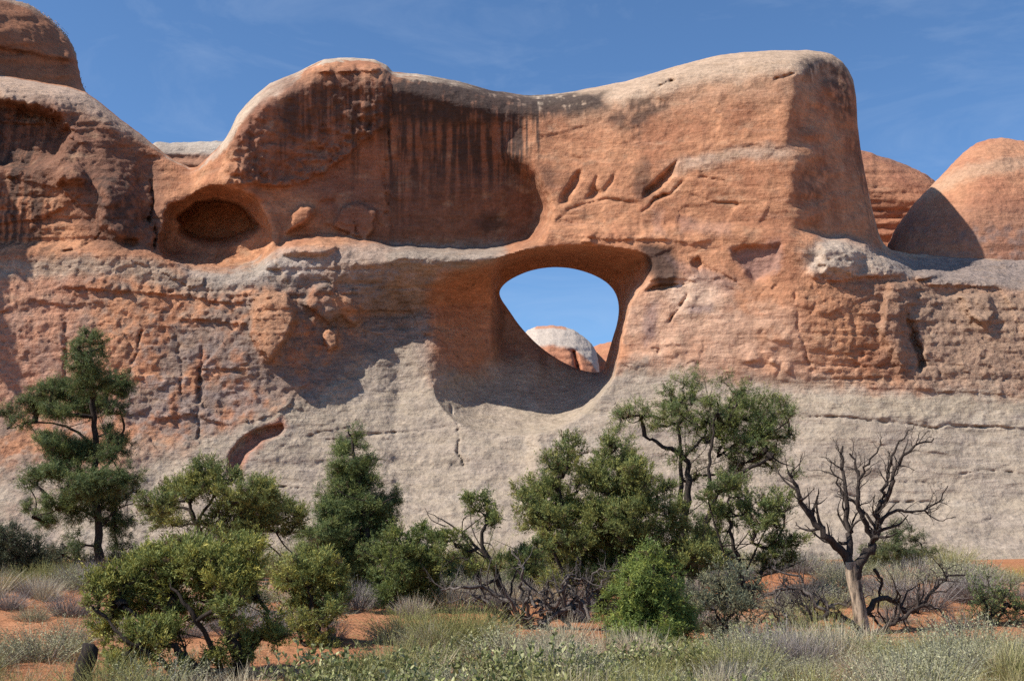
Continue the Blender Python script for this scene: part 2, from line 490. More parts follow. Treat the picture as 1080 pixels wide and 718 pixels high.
# funnel of the arch
sh = sdf(GX, GY, HOLE)
jit = flat(lambda p: fbm(p, 4, 31), .6, .6) * 3
sr = sdf(GX + jit, GY + jit * .6, RIM)
inr = (sr < 0) & (sh > -4)
tt = np.clip(sh, 0, None) / (np.clip(sh, 0, None) + np.clip(-sr, 0, None) + 1e-6)      # 0 at hole, 1 at rim
ang = np.arctan2(GY - 345, GX - 575)
floor_w = sstep(0.15, 0.8, np.sin(ang))                                                # 1 on the floor side
sharp = (1 - np.clip(tt, 0, 1) ** 1.4) ** 0.85
soft = np.clip(1 - tt, 0, 1) ** .43
prof = sharp * (1 - floor_w) + soft * floor_w
THROAT = 86.5
Dfun = D + (THROAT - D) * prof
# the left side of the funnel: a plain red wall, then an inner edge and the darker passage
left_w = sstep(-0.2, 0.35, -np.cos(ang)) * (1 - floor_w * .6)
step_in = sstep(516, 534, GX + jit * .7 - (GY - 330) * .03) * (1 - sstep(358, 398, GY + jit * 2))
u_ = 1 - tt
wall_d = D + (86.3 - D) * (.36 * sstep(0, .55, u_) + .28 * u_ + .36 * step_in)
Dfun = np.where(inr, Dfun * (1 - left_w) + np.minimum(wall_d, 86.3) * left_w, D)
D = np.where(inr, np.maximum(Dfun, D - .3), D)
D = np.where(sh < 4, np.maximum(D, 85.5), D)

# the blind cave on the left
jc = flat(lambda p: fbm(p, 4, 33, .6), .45, .6) * 15
sc_ = sdf(GX + jc * .55, GY + jit + jc * .4, CAVE); si = sdf(GX + jc, GY + jc * .6, CAVE_IN)
rimw = np.clip(-sc_, 0, 22)
cav = np.where(sc_ < 0, 3.2 * (1 - (1 - np.clip(rimw / 20, 0, 1)) ** 2) ** .6, 0)
cav += np.where(si < 0, 3.6 * sstep(0, 1, -si / np.interp(GY, [205, 225, 250, 265], [4, 5, 14, 18])), 0)
cavb = np.interp(GX, [160, 200, 240, 290], [81.4, 80.8, 79.9, 79.4])
D = np.where(sc_ < 0, np.maximum(D, cavb + 1.25 * cav), D)
D = D - .3 * np.exp(-((sc_ - 4) / 6) ** 2) * sstep(300, 262, GY)

wj = flat(lambda p: fbm(p, 4, 79, .6), 1.6, 1.6)
def dist(poly): return sdf(WX * .5 + GX * .5 + wj * 4, WY * .5 + GY * .5 - wj * 3, poly)
def block(poly, h, edge=4.0, tilt=(0, 0)):
    """a mass standing h metres proud of the wall (negative: a hollow), edge pixels wide at its border"""
    global D
    s = dist(poly)
    c = np.mean(poly, 0)
    w = sstep(0, edge, -s)
    D = D - w * (h + tilt[0] * (GX - c[0]) / 15.4 + tilt[1] * (GY - c[1]) / 15.4)
def crack(pts, wid, dep):
    global D
    dd, fr = seg_dist(WX * .6 + GX * .4 + wj * 5, WY * .6 + GY * .4, pts)
    wid = wid * .62 * np.clip(1 + 1.4 * wj, .35, 2)
    D = D + .6 * dep * np.clip(.8 + 1.6 * wj, .1, 1.8) * np.exp(-(dd / wid) ** 2) * np.minimum(1, 6 * np.minimum(fr, 1 - fr) + .25)
def shelf(pts, h, fall=40.0, soft=1.6):
    """an overhanging ledge: rock above the line stands h proud and fades upward over fall pixels"""
    global D
    p = np.asarray(pts, float)
    yl = np.interp(QX, p[:, 0], p[:, 1])
    endw = sstep(p[0, 0], p[0, 0] + 18, QX) * (1 - sstep(p[-1, 0] - 18, p[-1, 0], QX))
    u = yl - (GY * .6 + WY * .4)
    D = D - .62 * h * endw * np.clip(.75 + 1.5 * wj, .1, 1.6) * sstep(-soft, soft, u) * np.exp(-np.clip(u, 0, None) / fall)

# left mass: shoulder, overhanging knob, joints
block([(55, 182), (62, 172), (76, 169), (90, 176), (95, 190), (90, 195), (70, 196), (58, 194)], 1.5, 8)
block([(-90, 108), (-10, 100), (60, 116), (80, 138), (60, 170), (30, 182), (-10, 175), (-90, 170)], -2.6, 9, (0, .1))
block([(96, 185), (130, 178), (150, 196), (157, 225), (150, 258), (120, 262), (100, 240)], 1.2, 14)
block([(140, 235), (163, 232), (170, 250), (165, 266), (140, 264)], 1.0, 8)
crack([(160, 190), (162, 215), (160, 232), (168, 250), (164, 268)], 2.4, 1.6)
crack([(60, 266), (80, 262), (100, 252), (108, 240)], 1.8, .7)
shelf([(-260, 225), (0, 235), (40, 232), (95, 200)], .8, 50)
shelf([(-80, 128), (20, 130), (60, 132), (95, 160)], .9, 30)
# big shell on the left part of the upper wall
shelf([(225, 196), (260, 194), (300, 198), (330, 190), (360, 166), (400, 138), (414, 132)], 1.4, 70)
shelf([(280, 192), (300, 190), (315, 188), (330, 196)], -.6, 18)
shelf([(316, 76), (345, 76), (380, 76), (412, 77)], 1.3, 9)
crack([(410, 70), (411, 120), (409, 190), (410, 256)], 2.2, .5)
block([(300, 246), (304, 226), (316, 213), (334, 218), (336, 226), (322, 240), (306, 249)], 1.4, 7, (.25, .1))
block([(290, 262), (300, 250), (340, 245), (362, 262), (345, 272), (300, 272)], .9, 8)
block([(350, 240), (360, 216), (380, 212), (401, 221), (398, 243), (388, 256), (374, 252)], .9, 5, (.3, 0))
crack([(372, 214), (374, 234), (380, 250)], 1.5, .6)
# below the ledge, left
block([(262, 330), (266, 312), (285, 306), (304, 310), (313, 322), (312, 340), (303, 358), (287, 384), (274, 372), (262, 352)], 1.7, 6, (.35, 0))
block([(318, 322), (330, 300), (345, 296), (360, 310), (380, 318), (383, 340), (372, 345), (360, 335), (345, 345)], .9, 6)
block([(340, 352), (345, 344), (357, 344), (359, 366), (345, 372)], .9, 4)
shelf([(60, 302), (120, 306), (190, 312), (240, 318), (300, 312)], .9, 14)
shelf([(180, 336), (220, 338), (268, 342), (275, 350)], 1.1, 12)
shelf([(-60, 320), (0, 330), (40, 316), (75, 322), (110, 318)], .5, 22)
block([(238, 500), (240, 478), (250, 465), (270, 452), (296, 446), (302, 452), (298, 462), (276, 470), (262, 482), (250, 502)], -1.1, 5)
shelf([(150, 447), (170, 440), (200, 436), (240, 447), (262, 445), (300, 432), (320, 420)], .7, 16)
crack([(322, 462), (340, 455), (360, 452), (375, 446)], 1.3, .5)
crack([(70, 330), (72, 380), (66, 420)], 5, .7)
crack([(150, 345), (146, 370), (138, 398)], 1.4, .6)
crack([(186, 350), (192, 390), (190, 430)], 2.0, .6)
crack([(212, 360), (215, 400), (206, 440), (215, 470)], 3.0, .7)
for q in ([(840, 440), (900, 441), (985, 452), (1000, 447), (1090, 455)], [(330, 466), (380, 458), (420, 455), (470, 450)], [(560, 470), (600, 480), (640, 476)], [(880, 520), (940, 530), (1000, 526)], [(690, 452), (740, 446), (800, 455)], [(250, 520), (290, 512), (330, 518)], [(1000, 500), (1040, 494), (1080, 500)]):
    crack(q, 1.3, .5)
crack([(476, 428), (480, 448), (482, 470), (490, 500)], 1.5, .8)
# lit wall right of the edge: niches and diagonal slots
block([(590, 216), (592, 204), (600, 190), (606, 177), (615, 176), (615, 190), (607, 204), (600, 217)], -.7, 7)
block([(612, 214), (622, 200), (625, 185), (632, 180), (631, 195), (640, 206), (630, 212)], -.6, 7)
block([(634, 203), (642, 188), (650, 174), (652, 186), (645, 200), (642, 208)], -.55, 7)
block([(674, 212), (678, 200), (694, 188), (708, 176), (719, 166), (720, 174), (712, 188), (698, 202), (684, 210)], -1.1, 8)
crack([(676, 222), (690, 212), (706, 204), (724, 190)], 1.6, .8)
crack([(585, 236), (600, 222), (640, 210), (672, 214)], 1.8, .5)
shelf([(600, 250), (640, 252), (700, 252), (735, 258), (760, 252)], .6, 14)
block([(610, 257), (614, 252), (624, 252), (626, 258), (618, 260)], .7, 3)
crack([(690, 92), (700, 86), (712, 84)], 1.8, .9)
crack([(818, 86), (832, 78), (848, 74), (864, 76)], 1.6, .6)
shelf([(714, 172), (740, 160), (790, 152), (838, 158)], .2, 18)
crack([(720, 188), (745, 186), (770, 192)], 1.4, .4)
crack([(730, 205), (760, 214), (800, 216)], 1.3, .35)
# around the lower right of the arch
block([(676, 310), (690, 300), (735, 298), (700, 306)], -.7, 3)
crack([(726, 306), (714, 324), (702, 344)], 1.4, .8)
crack([(695, 350), (694, 375)], 1.2, .4)
shelf([(668, 300), (690, 296), (720, 294), (745, 300)], .6, 8)
block([(768, 262), (785, 256), (808, 258), (826, 256), (825, 272), (815, 290), (802, 298), (792, 302), (784, 288), (772, 276)], -.6, 7)
block([(728, 275), (738, 270), (744, 278), (740, 290), (732, 286)], -.6, 4)
crack([(724, 268), (745, 282), (770, 292), (790, 310)], 2.0, .4)
shelf([(772, 386), (800, 380), (830, 392), (845, 376)], .5, 16)
# the bench on the right
block([(862, 254), (885, 250), (912, 262), (914, 282), (898, 292), (870, 292), (858, 276)], 1.0, 12)
shelf([(845, 288), (880, 296), (915, 292), (945, 292), (968, 286)], .8, 8)
block([(930, 296), (966, 294), (970, 318), (955, 334), (958, 390), (945, 396), (925, 350)], .9, 10)
block([(955, 322), (962, 330), (970, 350), (974, 372), (979, 388), (970, 396), (961, 394), (957, 360)], -1.2, 8)
block([(966, 282), (1000, 290), (1004, 294), (967, 296)], .8, 3)
shelf([(964, 300), (1000, 302), (1040, 304), (1048, 312)], .9, 10)
block([(1006, 312), (1040, 310), (1052, 330), (1040, 350), (1018, 332)], .8, 6)
shelf([(900, 408), (960, 410), (1010, 412), (1080, 418), (1200, 420)], .5, 10)
shelf([(860, 438), (900, 440), (960, 442), (990, 452), (1010, 448), (1080, 452), (1200, 455)], .35, 18)
crack([(840, 300), (842, 330), (850, 370), (858, 400)], 1.6, .35)

def facets(sx, sy, seed, tilt=.5):
    """angular broken faces: every cell of a jittered lattice gets its own height and slope"""
    U = (WX * .6 + GX * .4) / 15.4 * sx; Vv = (WY * .6 + GY * .4) / 15.4 * sy
    iu, iv = np.floor(U).astype(int), np.floor(Vv).astype(int)
    tab = np.random.default_rng(seed).random((64, 64, 5))
    best = np.full(U.shape, 9e9); val = np.zeros(U.shape)
    for a in (-1, 0, 1):
        for b in (-1, 0, 1):
            q = tab[(iu + a) % 64, (iv + b) % 64]
            du = U - (iu + a + q[..., 0]); dv = Vv - (iv + b + q[..., 1])
            d2 = du * du + dv * dv
            mk = d2 < best
            best = np.where(mk, d2, best)
            val = np.where(mk, (q[..., 2] - .5) + tilt * 2 * ((q[..., 3] - .5) * du + (q[..., 4] - .5) * dv), val)
    return val
def flake(cx, cy, ln, ang, h, fall, bow):
    """a spall scar: a curved break with the sheet above it standing proud"""
    global D
    ix = np.where(np.abs(PX - cx) < ln)[0]; iy = np.where(np.abs(PY - cy) < ln)[0]
    if len(ix) < 3 or len(iy) < 3: return
    sl_ = (slice(ix[0], ix[-1] + 1), slice(iy[0], iy[-1] + 1))
    X_ = WX[sl_] * .4 + GX[sl_] * .6 - cx + wj[sl_] * 5; Y_ = WY[sl_] * .4 + GY[sl_] * .6 - cy + wj[sl_] * 5
    a, b_ = X_ * math.cos(ang) + Y_ * math.sin(ang), -X_ * math.sin(ang) + Y_ * math.cos(ang)
    u = -(b_ - bow * (1 - (2 * a / ln) ** 2))
    w = sstep(1, .55, np.abs(2 * a / ln))
    D[sl_] = D[sl_] - h * w * (sstep(-.9, .9, u) * np.exp(-np.clip(u, 0, None) / fall) - .3 * np.exp(-((u + 1.4) / 1.2) ** 2))
rf = np.random.default_rng(303)
for k in range(210):
    cx, cy = rf.uniform(-60, 1140), rf.uniform(95, 405)
    if 440 < cx < 665 and 250 < cy: continue
    if 380 < cx < 580 and cy < 260 and rf.random() < .6: continue
    ln = rf.uniform(10, 46) * (1 if rf.random() < .8 else 1.7)
    flake(cx, cy, ln, rf.normal() * .45 + (0 if rf.random() < .7 else rf.choice([-1.1, 1.1])), rf.uniform(.03, .15) * (.75 if cy < 255 and cx > 560 else 1), rf.uniform(6, 26), rf.normal() * ln * .14)
for k in range(70):
    cx, cy = rf.uniform(-60, 1140), rf.uniform(410, 600)
    ln = rf.uniform(14, 70)
    flake(cx, cy, ln, rf.normal() * .22, rf.uniform(.03, .12), rf.uniform(6, 24), rf.normal() * ln * .08)
# relief: large swellings, bedding, pitted zones
apron = sstep(-10, 10, GY - np.interp(WX, [-260, 0, 100, 200, 260, 320, 380, 425, 455, 500, 640, 700, 760, 860, 1080, 1340],
                                      [500, 500, 492, 478, 462, 440, 405, 370, 392, 400, 392, 388, 396, 405, 414, 420]))
lowl = sstep(258, 275, WY) * (1 - apron) * (1 - sstep(470, 540, WX)) * (1 - .6 * sstep(0, -12, sr))
benchr = sstep(252, 268, WY) * (1 - apron) * sstep(820, 900, WX)
leftm = (1 - sstep(255, 270, WY)) * (1 - sstep(170, 200, WX))
rough = np.clip(.38 + .75 * lowl + .8 * benchr + .45 * leftm + .35 * apron * (1 - sstep(330, 520, WX)) - .12 * apron, 0.2, 1.2)
rough = blur(blur(rough, 6, 0), 6, 1) * (.35 + .65 * cresty)
out_hole = sstep(0, 8, sh) * 1.0
k_ = out_hole * cresty
zf = np.clip(.30 + .50 * lowl + .55 * benchr + .60 * leftm - .25 * apron, .1, 1.2); zf = blur(blur(zf, 5, 0), 5, 1)
smoothleft = (1 - .75 * (1 - sstep(60, 120, WX)) * (WY > 290))
D += k_ * .50 * flat(lambda p: fbm(p, 4, 41), .16, .20)
D += k_ * zf * smoothleft * (.46 * facets(.22, .30, 5) + .14 * facets(.7, 1.0, 6) + .08 * facets(1.9, 2.6, 7) + .045 * facets(4.4, 5.6, 8))
D += k_ * rough * .17 * flat(lambda p: fbm(p, 5, 45, .68), .8, 1.1)
D += k_ * rough * (.22 * lowl + .20 * benchr + .2 * leftm) * (flat(lambda p: ridged(p, 5, 51, .65), .9, 1.2) - .55)
bed = flat(lambda p: fbm(p, 5, 55), .10, 1.9)
D += k_ * (.05 + .16 * leftm + .20 * lowl * (1 - sstep(335, 370, WY)) * sstep(120, 200, WX) + .15 * benchr) * sstep(-.1, .35, bed)
# slickrock: low swells, a few shallow benches, scour pits, a cracked rougher part at the left
D += apron * .50 * flat(lambda p: fbm(p, 4, 61), .11, .26) * sstep(8, 30, sh)
D += apron * .08 * sstep(-.05, .12, flat(lambda p: fbm(p, 4, 63), .07, .8)) * sstep(10, 40, sh)
pit = flat(lambda p: fbm(p, 4, 65), .45, 1.3)
D += apron * .16 * sstep(.38, .6, pit) * sstep(10, 40, sh)
lo = apron * (1 - .8 * sstep(480, 720, WX)) * sstep(10, 40, sh)
D += lo * (.17 * (flat(lambda p: ridged(p, 5, 68, .65), .7, 1.0) - .6) + .12 * facets(.45, .9, 15) + .07 * facets(1.5, 2.6, 16))

ridge = np.interp(PX, CK, CARR[:, 0, 1])
hh = np.clip(GY - Tm, 0, None)
rt = sstep(800, 870, GX)
B = ridge[:, None] + 0.6 + (6.5 + 2 * rt) * np.sqrt(1 - (1 - np.clip(hh / (60 - 32 * rt), 0, 1)) ** 2) + 7 * sstep(160, 420, GY)
B = np.maximum(B, D + .6)

px, py, Yv, Q = nets(PX, PY, YY, D, B, T, sh, throat=87.5)
V = to_world(px, py, Yv)
V = relax(V, Q, 1, .4)
nrm = vnormals(V, Q)
gi = (np.clip(np.interp(px, PX, np.arange(len(PX))).round().astype(int), 0, len(PX) - 1),
      np.clip(np.interp(py, PY, np.arange(len(PY))).round().astype(int), 0, len(PY) - 1))
rg = rough[gi]
ap = apron[gi]
fine = .075 * fbm(V * 2.6, 4, 81, .7) * (.22 + rg) + .08 * (ridged(V * np.array((1.0, 1.0, 1.5)), 3, 85) - .6) * rg
fine *= sstep(0, 10, sh[gi]) * .7 + .3
V = V + nrm * fine[:, None]

# ---- stone colours, with shade painted over the alcove, shell and left shoulder
n1 = fbm(V * .35, 5, 101); n2 = fbm(V * 1.2, 5, 105); n3 = fbm(V * np.array((.25, .25, 1.6)), 5, 109)
streak = fbm(np.stack([V[:, 0] * 2.3, V[:, 1] * .3, V[:, 2] * .09], 1), 5, 113)
streak2 = fbm(np.stack([V[:, 0] * 5.2, V[:, 1] * .4, V[:, 2] * .20], 1), 4, 117)
jx = px + n1 * 10 + n2 * 5; jy = py + n1 * 8 + n2 * 5
def zone(poly, e=8.0):
    return sstep(e, -e, sdf(jx, jy, poly))
c = mix(RED1[None] * np.ones((len(V), 1)), RED2, sstep(-.35, .4, n1 + .4 * n3))
c = mix(c, ORANGE, .35 * sstep(.1, .5, n2))
c = mix(c, PINK, .30 * sstep(.12, .5, n3))
hsky = py - np.interp(px, PX, T)
front = 1.0
# pale bands in the lit wall
c = mix(c, PALE, .55 * sstep(6, -6, np.abs(jy - np.interp(px, [700, 780, 840], [178, 160, 162])) - 7) * sstep(690, 730, px) * (1 - sstep(825, 850, px)))
c = mix(c, PINK, .75 * zone([(660, 300), (720, 290), (760, 300), (780, 330), (770, 385), (700, 390), (655, 390), (655, 340)], 14))
c = mix(c, np.array((.55, .36, .25)), .65 * zone([(655, 325), (700, 292), (740, 286), (790, 310), (835, 330), (850, 395), (780, 392), (700, 390), (655, 392)], 22) * sstep(-.25, .25, n1 + n2 * .6 + .12))
c = mix(c, np.array((.58, .41, .30)), .8 * zone([(700, 298), (735, 290), (760, 305), (755, 330), (725, 335), (705, 320)], 10))
c = mix(c, PINK, .4 * zone([(840, 330), (880, 360), (900, 400), (840, 400), (780, 395), (790, 350)], 16))
c = mix(c, ORANGE, .6 * zone([(845, 296), (890, 290), (945, 305), (940, 345), (900, 380), (862, 370)], 16))
c = mix(c, ORANGE, .7 * zone([(1008, 312), (1050, 310), (1060, 332), (1042, 350), (1015, 332)], 7))
# grey weathered benches
ledge = np.interp(px, [-260, 0, 120, 160, 200, 245, 275, 300], [284, 284, 280, 286, 300, 300, 284, 280])
c = mix(c, np.array((.37, .29, .22)), .8 * sstep(16, 4, np.abs(jy - ledge)) * (1 - sstep(270, 320, px)))
c = mix(c, np.array((.42, .37, .32)), .8 * zone([(262, 298), (272, 276), (300, 264), (340, 266), (345, 300), (310, 306), (280, 300)], 8))
c = mix(c, np.array((.34, .27, .22)), .85 * zone([(330, 262), (400, 256), (470, 256), (530, 252), (536, 276), (470, 290), (450, 300), (452, 390), (380, 400), (392, 330), (350, 300)], 10))
c = mix(c, np.array((.29, .235, .19)), .85 * zone([(410, 256), (470, 254), (530, 250), (536, 268), (480, 284), (410, 284)], 4))
c = mix(c, np.array((.43, .36, .29)), .85 * zone([(845, 262), (880, 248), (920, 262), (965, 276), (964, 290), (905, 292), (870, 292), (850, 284)], 9))
c = mix(c, np.array((.27, .225, .20)), .9 * sstep(264, 276, jy) * (1 - sstep(0, 10, jy - np.interp(px, [935, 960, 1000, 1080, 1340], [274, 287, 296, 302, 305]))) * sstep(925, 945, px))
c = mix(c, np.array((.31, .225, .165)), .75 * zone([(945, 296), (1000, 300), (1200, 310), (1340, 320), (1340, 420), (960, 410), (950, 350)], 14))
c = mix(c, BROWN, .6 * zone([(905, 296), (960, 296), (966, 330), (960, 395), (935, 400), (925, 350)], 14))
c = mix(c, np.array((.35, .26, .20)), .6 * sstep(.0, .35, n2 + .5 * n1) * rg * sstep(300, 340, py) * (px < 460))
low2 = sstep(285, 300, jy) * (1 - sstep(430, 470, px))
c = mix(c, np.array((.235, .180, .145)), .85 * low2 * sstep(-.16, .20, fbm(V * np.array((.45, .45, .3)), 5, 141, .6) + .25 * sstep(120, 300, px) - .1))
c = mix(c, np.array((.44, .24, .165)), .6 * low2 * sstep(120, 60, px) * sstep(460, 420, jy))
c = mix(c, ORANGE * .95, .75 * zone([(262, 330), (266, 312), (285, 306), (304, 310), (312, 340), (303, 358), (287, 384), (274, 372)], 5))
c = mix(c, ORANGE * .95, .8 * zone([(342, 350), (345, 344), (357, 344), (359, 366), (345, 372)], 4) + .6 * zone([(350, 312), (378, 316), (383, 338), (366, 338)], 5))
c = mix(c, SLATE, .6 * zone([(90, 440), (150, 380), (210, 350), (300, 380), (340, 410), (260, 450), (200, 470)], 30) * sstep(-.2, .3, n2 + n1 * .5))
c = mix(c, np.array((.36, .30, .25)), .8 * zone([(186, 276), (214, 284), (240, 286), (272, 280), (282, 288), (262, 302), (225, 300), (195, 290)], 5))
# slickrock apron
apc = mix(GREY[None] * np.ones((len(V), 1)), np.array((.37, .30, .235)), sstep(-.3, .4, n3 + .4 * n1))
apc = mix(apc, np.array((.38, .305, .215)), .55 * sstep(500, 800, px) * sstep(16, 4, np.abs(jy - 428)))
apc = mix(apc, np.array((.24, .195, .17)), .45 * sstep(.05, .5, n1 + .6 * n2) * (.4 + .6 * (1 - sstep(350, 500, px))))
apc = mix(apc, np.array((.40, .355, .30)), .35 * sstep(.1, .5, -n1))
apc = mix(apc, np.array((.42, .25, .17)), .40 * (1 - sstep(520, 590, jy)) * (1 - sstep(120, 240, jx)) * sstep(-.1, .4, n1 + n2 * .5))
inside_tunnel = zone([(455, 305), (500, 282), (560, 262), (660, 258), (700, 280), (660, 312), (660, 380), (640, 396), (590, 386), (552, 345), (540, 380), (520, 374), (490, 392), (470, 384), (458, 340)], 9)
nlow = fbm(V * np.array((.12, .12, .2)), 4, 161); nmid = fbm(V * np.array((.6, .6, .35)), 5, 165, .6)
apw = sstep(-17, 17, jy + nlow * 26 + nmid * 22 - np.interp(px, [-260, 0, 100, 200, 260, 320, 380, 425, 455, 500, 640, 700, 760, 860, 1080, 1340],
                                  [500, 500, 490, 470, 452, 420, 388, 372, 388, 388, 388, 386, 394, 404, 412, 418]))
c = mix(c, np.array((.46, .215, .115)), .8 * inside_tunnel)
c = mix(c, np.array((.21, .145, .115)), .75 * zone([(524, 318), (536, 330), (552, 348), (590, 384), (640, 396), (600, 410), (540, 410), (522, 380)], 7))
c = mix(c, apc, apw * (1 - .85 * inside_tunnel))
apc_ = fbm(V * np.array((.10, .10, .55)), 5, 171, .6)
c = mix(c, np.array((.245, .20, .165)), .50 * sstep(.06, .38, apc_) * apw)
lich = fbm(V * np.array((.9, .9, 1.6)), 5, 131, .65)
c = mix(c, np.array((.215, .172, .138)), .50 * sstep(.10, .42, lich + .25 * n1) * apw * (1 - .45 * sstep(520, 720, px)))
c = mix(c, np.array((.42, .35, .28)), .45 * sstep(.10, .40, -lich) * apw)
c = mix(c, np.array((.40, .19, .13)), .8 * zone([(240, 500), (244, 478), (270, 455), (300, 440), (306, 452), (280, 468), (255, 500)], 4))
# pale cap of the crest
capw = np.interp(px, [-260, 0, 100, 170, 215, 240, 290, 320, 420, 540, 600, 700, 800, 860, 885, 905], [26, 30, 26, 3, 3, 16, 18, 3, 5, 8, 20, 26, 30, 26, 10, 2])
c = mix(c, PALE * 1.04, .9 * sstep(1.25, .6, (hsky + n1 * 9 + n2 * 7) / capw) * (px > 232))
c = mix(c, np.array((.42, .33, .26)), .75 * sstep(1.2, .6, (hsky + n1 * 9 + n2 * 7) / capw) * (px <= 232) * (hsky > 1))
c = mix(c, np.array((.44, .29, .19)), .55 * sstep(1.2, .5, (hsky + n2 * 10 + n1 * 14) / (capw * 2.1)) * sstep(560, 620, px))
# stained sheets with shade painted in: the alcove wall, the big shell, the shoulder
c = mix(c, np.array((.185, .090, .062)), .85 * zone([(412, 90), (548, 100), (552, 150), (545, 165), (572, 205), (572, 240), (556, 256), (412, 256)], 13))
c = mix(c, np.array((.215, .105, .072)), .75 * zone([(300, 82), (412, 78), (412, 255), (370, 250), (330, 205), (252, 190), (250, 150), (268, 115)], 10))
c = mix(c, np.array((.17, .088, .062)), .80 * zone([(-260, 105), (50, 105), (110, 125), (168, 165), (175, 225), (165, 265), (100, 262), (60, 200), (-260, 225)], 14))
mot = fbm(V * np.array((.8, .8, 1.1)), 5, 121, .62)
c = c * (1 + .42 * np.clip(mot, -.8, .8) * (1 - .3 * apw))[:, None]
c = mix(c, np.array((.44, .29, .185)), .40 * sstep(.12, .45, fbm(V * np.array((.5, .5, .8)), 5, 125, .6)) * (1 - apw))
# desert varnish
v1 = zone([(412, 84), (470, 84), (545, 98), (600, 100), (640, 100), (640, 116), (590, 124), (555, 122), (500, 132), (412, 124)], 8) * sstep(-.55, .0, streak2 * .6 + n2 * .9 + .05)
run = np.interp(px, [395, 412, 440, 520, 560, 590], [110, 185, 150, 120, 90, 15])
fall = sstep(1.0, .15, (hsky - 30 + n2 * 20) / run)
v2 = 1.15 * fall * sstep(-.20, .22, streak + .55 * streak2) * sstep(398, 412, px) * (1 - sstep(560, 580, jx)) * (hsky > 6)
v3 = zone([(306, 84), (410, 80), (410, 150), (360, 138), (300, 150), (292, 120)], 14) * sstep(-.4, .12, streak + streak2 * .5) * .78
v4 = sstep(250, 140, jy) * sstep(225, 250, px) * (1 - sstep(400, 415, px)) * sstep(.10, .42, streak + .4 * streak2) * (hsky > 12) * .65
v5 = zone([(-260, 110), (40, 112), (62, 150), (30, 190), (60, 210), (50, 265), (-260, 265)], 18) * sstep(-.25, .2, streak + .5 * streak2 + .3 * n2) * .85  # varnish streaks, strengthened to stand in for shade on the left mass
v6 = zone([(85, 190), (145, 178), (155, 225), (148, 250), (118, 262), (95, 235)], 12) * sstep(-.25, .25, n2 + streak * .4) * .75  # varnish patch, also deepened as painted shade
v7 = zone([(640, 130), (665, 105), (700, 98), (712, 112), (690, 128), (678, 150), (668, 140)], 6) * sstep(-.4, .2, n2 + streak * .6) * .75
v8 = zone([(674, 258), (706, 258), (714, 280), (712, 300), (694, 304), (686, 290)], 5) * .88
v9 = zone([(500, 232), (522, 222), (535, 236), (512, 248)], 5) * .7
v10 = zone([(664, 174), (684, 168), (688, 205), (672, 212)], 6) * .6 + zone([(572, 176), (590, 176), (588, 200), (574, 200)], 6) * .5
v11 = zone([(846, 64), (896, 70), (904, 125), (886, 130), (872, 80), (850, 84)], 9) * sstep(-.35, .15, n2 + streak2 * .4) * .8
v12 = zone([(846, 178), (872, 168), (882, 190), (862, 215), (842, 215)], 10) * sstep(-.2, .2, n2) * .5
v13 = zone([(895, 150), (925, 150), (932, 250), (916, 245)], 10) * sstep(-.1, .3, streak2 + n2 * .4) * .55
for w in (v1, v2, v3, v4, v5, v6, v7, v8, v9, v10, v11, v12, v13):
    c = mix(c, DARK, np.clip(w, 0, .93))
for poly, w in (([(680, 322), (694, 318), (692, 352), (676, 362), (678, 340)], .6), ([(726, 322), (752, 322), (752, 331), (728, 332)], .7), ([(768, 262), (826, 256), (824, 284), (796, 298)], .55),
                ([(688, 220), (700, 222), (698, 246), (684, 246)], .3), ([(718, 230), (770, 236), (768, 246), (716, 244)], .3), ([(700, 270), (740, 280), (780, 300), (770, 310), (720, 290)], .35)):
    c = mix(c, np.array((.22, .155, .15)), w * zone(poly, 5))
c = mix(c, DARK * 2.2, .35 * sstep(.30, .6, n2 + .3 * streak2) * (1 - apw))
c = mix(c, PALE, .22 * sstep(.25, .6, -n2) * rg)
lin = ridged(V * np.array((1.1, 1.1, 1.7)) + .35 * n2[:, None], 4, 151, .6)
c = c * (1 - .45 * sstep(.80, .93, lin) * (.35 + .65 * np.clip(rg + .3 * apw, 0, 1)))[:, None]
gray = c.mean(1, keepdims=True)
c = np.clip(c, .02, .8)
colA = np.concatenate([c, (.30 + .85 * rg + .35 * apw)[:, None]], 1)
# three bodies of stone with one skin: the red wall carries the pale cap and the slickrock foot as its parts
fz = apw[Q].mean(1) * (1 - inside_tunnel[Q].mean(1)) > .5
capf = ((hsky + n1 * 9 + n2 * 7) / capw < 1.0)[Q].mean(1)
fc = (capf > .5) & (px[Q].mean(1) > 425) & ~fz & (Yv[Q].mean(1) < 92)
nrm = vnormals(V, Q)
def take(f, name, parent=None):
    u, inv = np.unique(f, return_inverse=True)
    o = mesh_np(name, V[u], inv.reshape(f.shape), ROCK, parent, colA[u])
    o.data.normals_split_custom_set_from_vertices(nrm[u])
    return o
fin = take(Q[~fz & ~fc], 'sandstone_cliff')
tag(fin, 'long red sandstone cliff pierced by the arch window, streaked black under its crest', 'cliff')
o = take(Q[fc], 'caprock', fin); o['label'] = 'pale rounded cap of bleached stone along the crest'
o = take(Q[fz], 'slickrock_apron', fin); o['label'] = 'pale grey slickrock slope at the foot of the red wall'
del D, Dl, Dr, Dfun, B

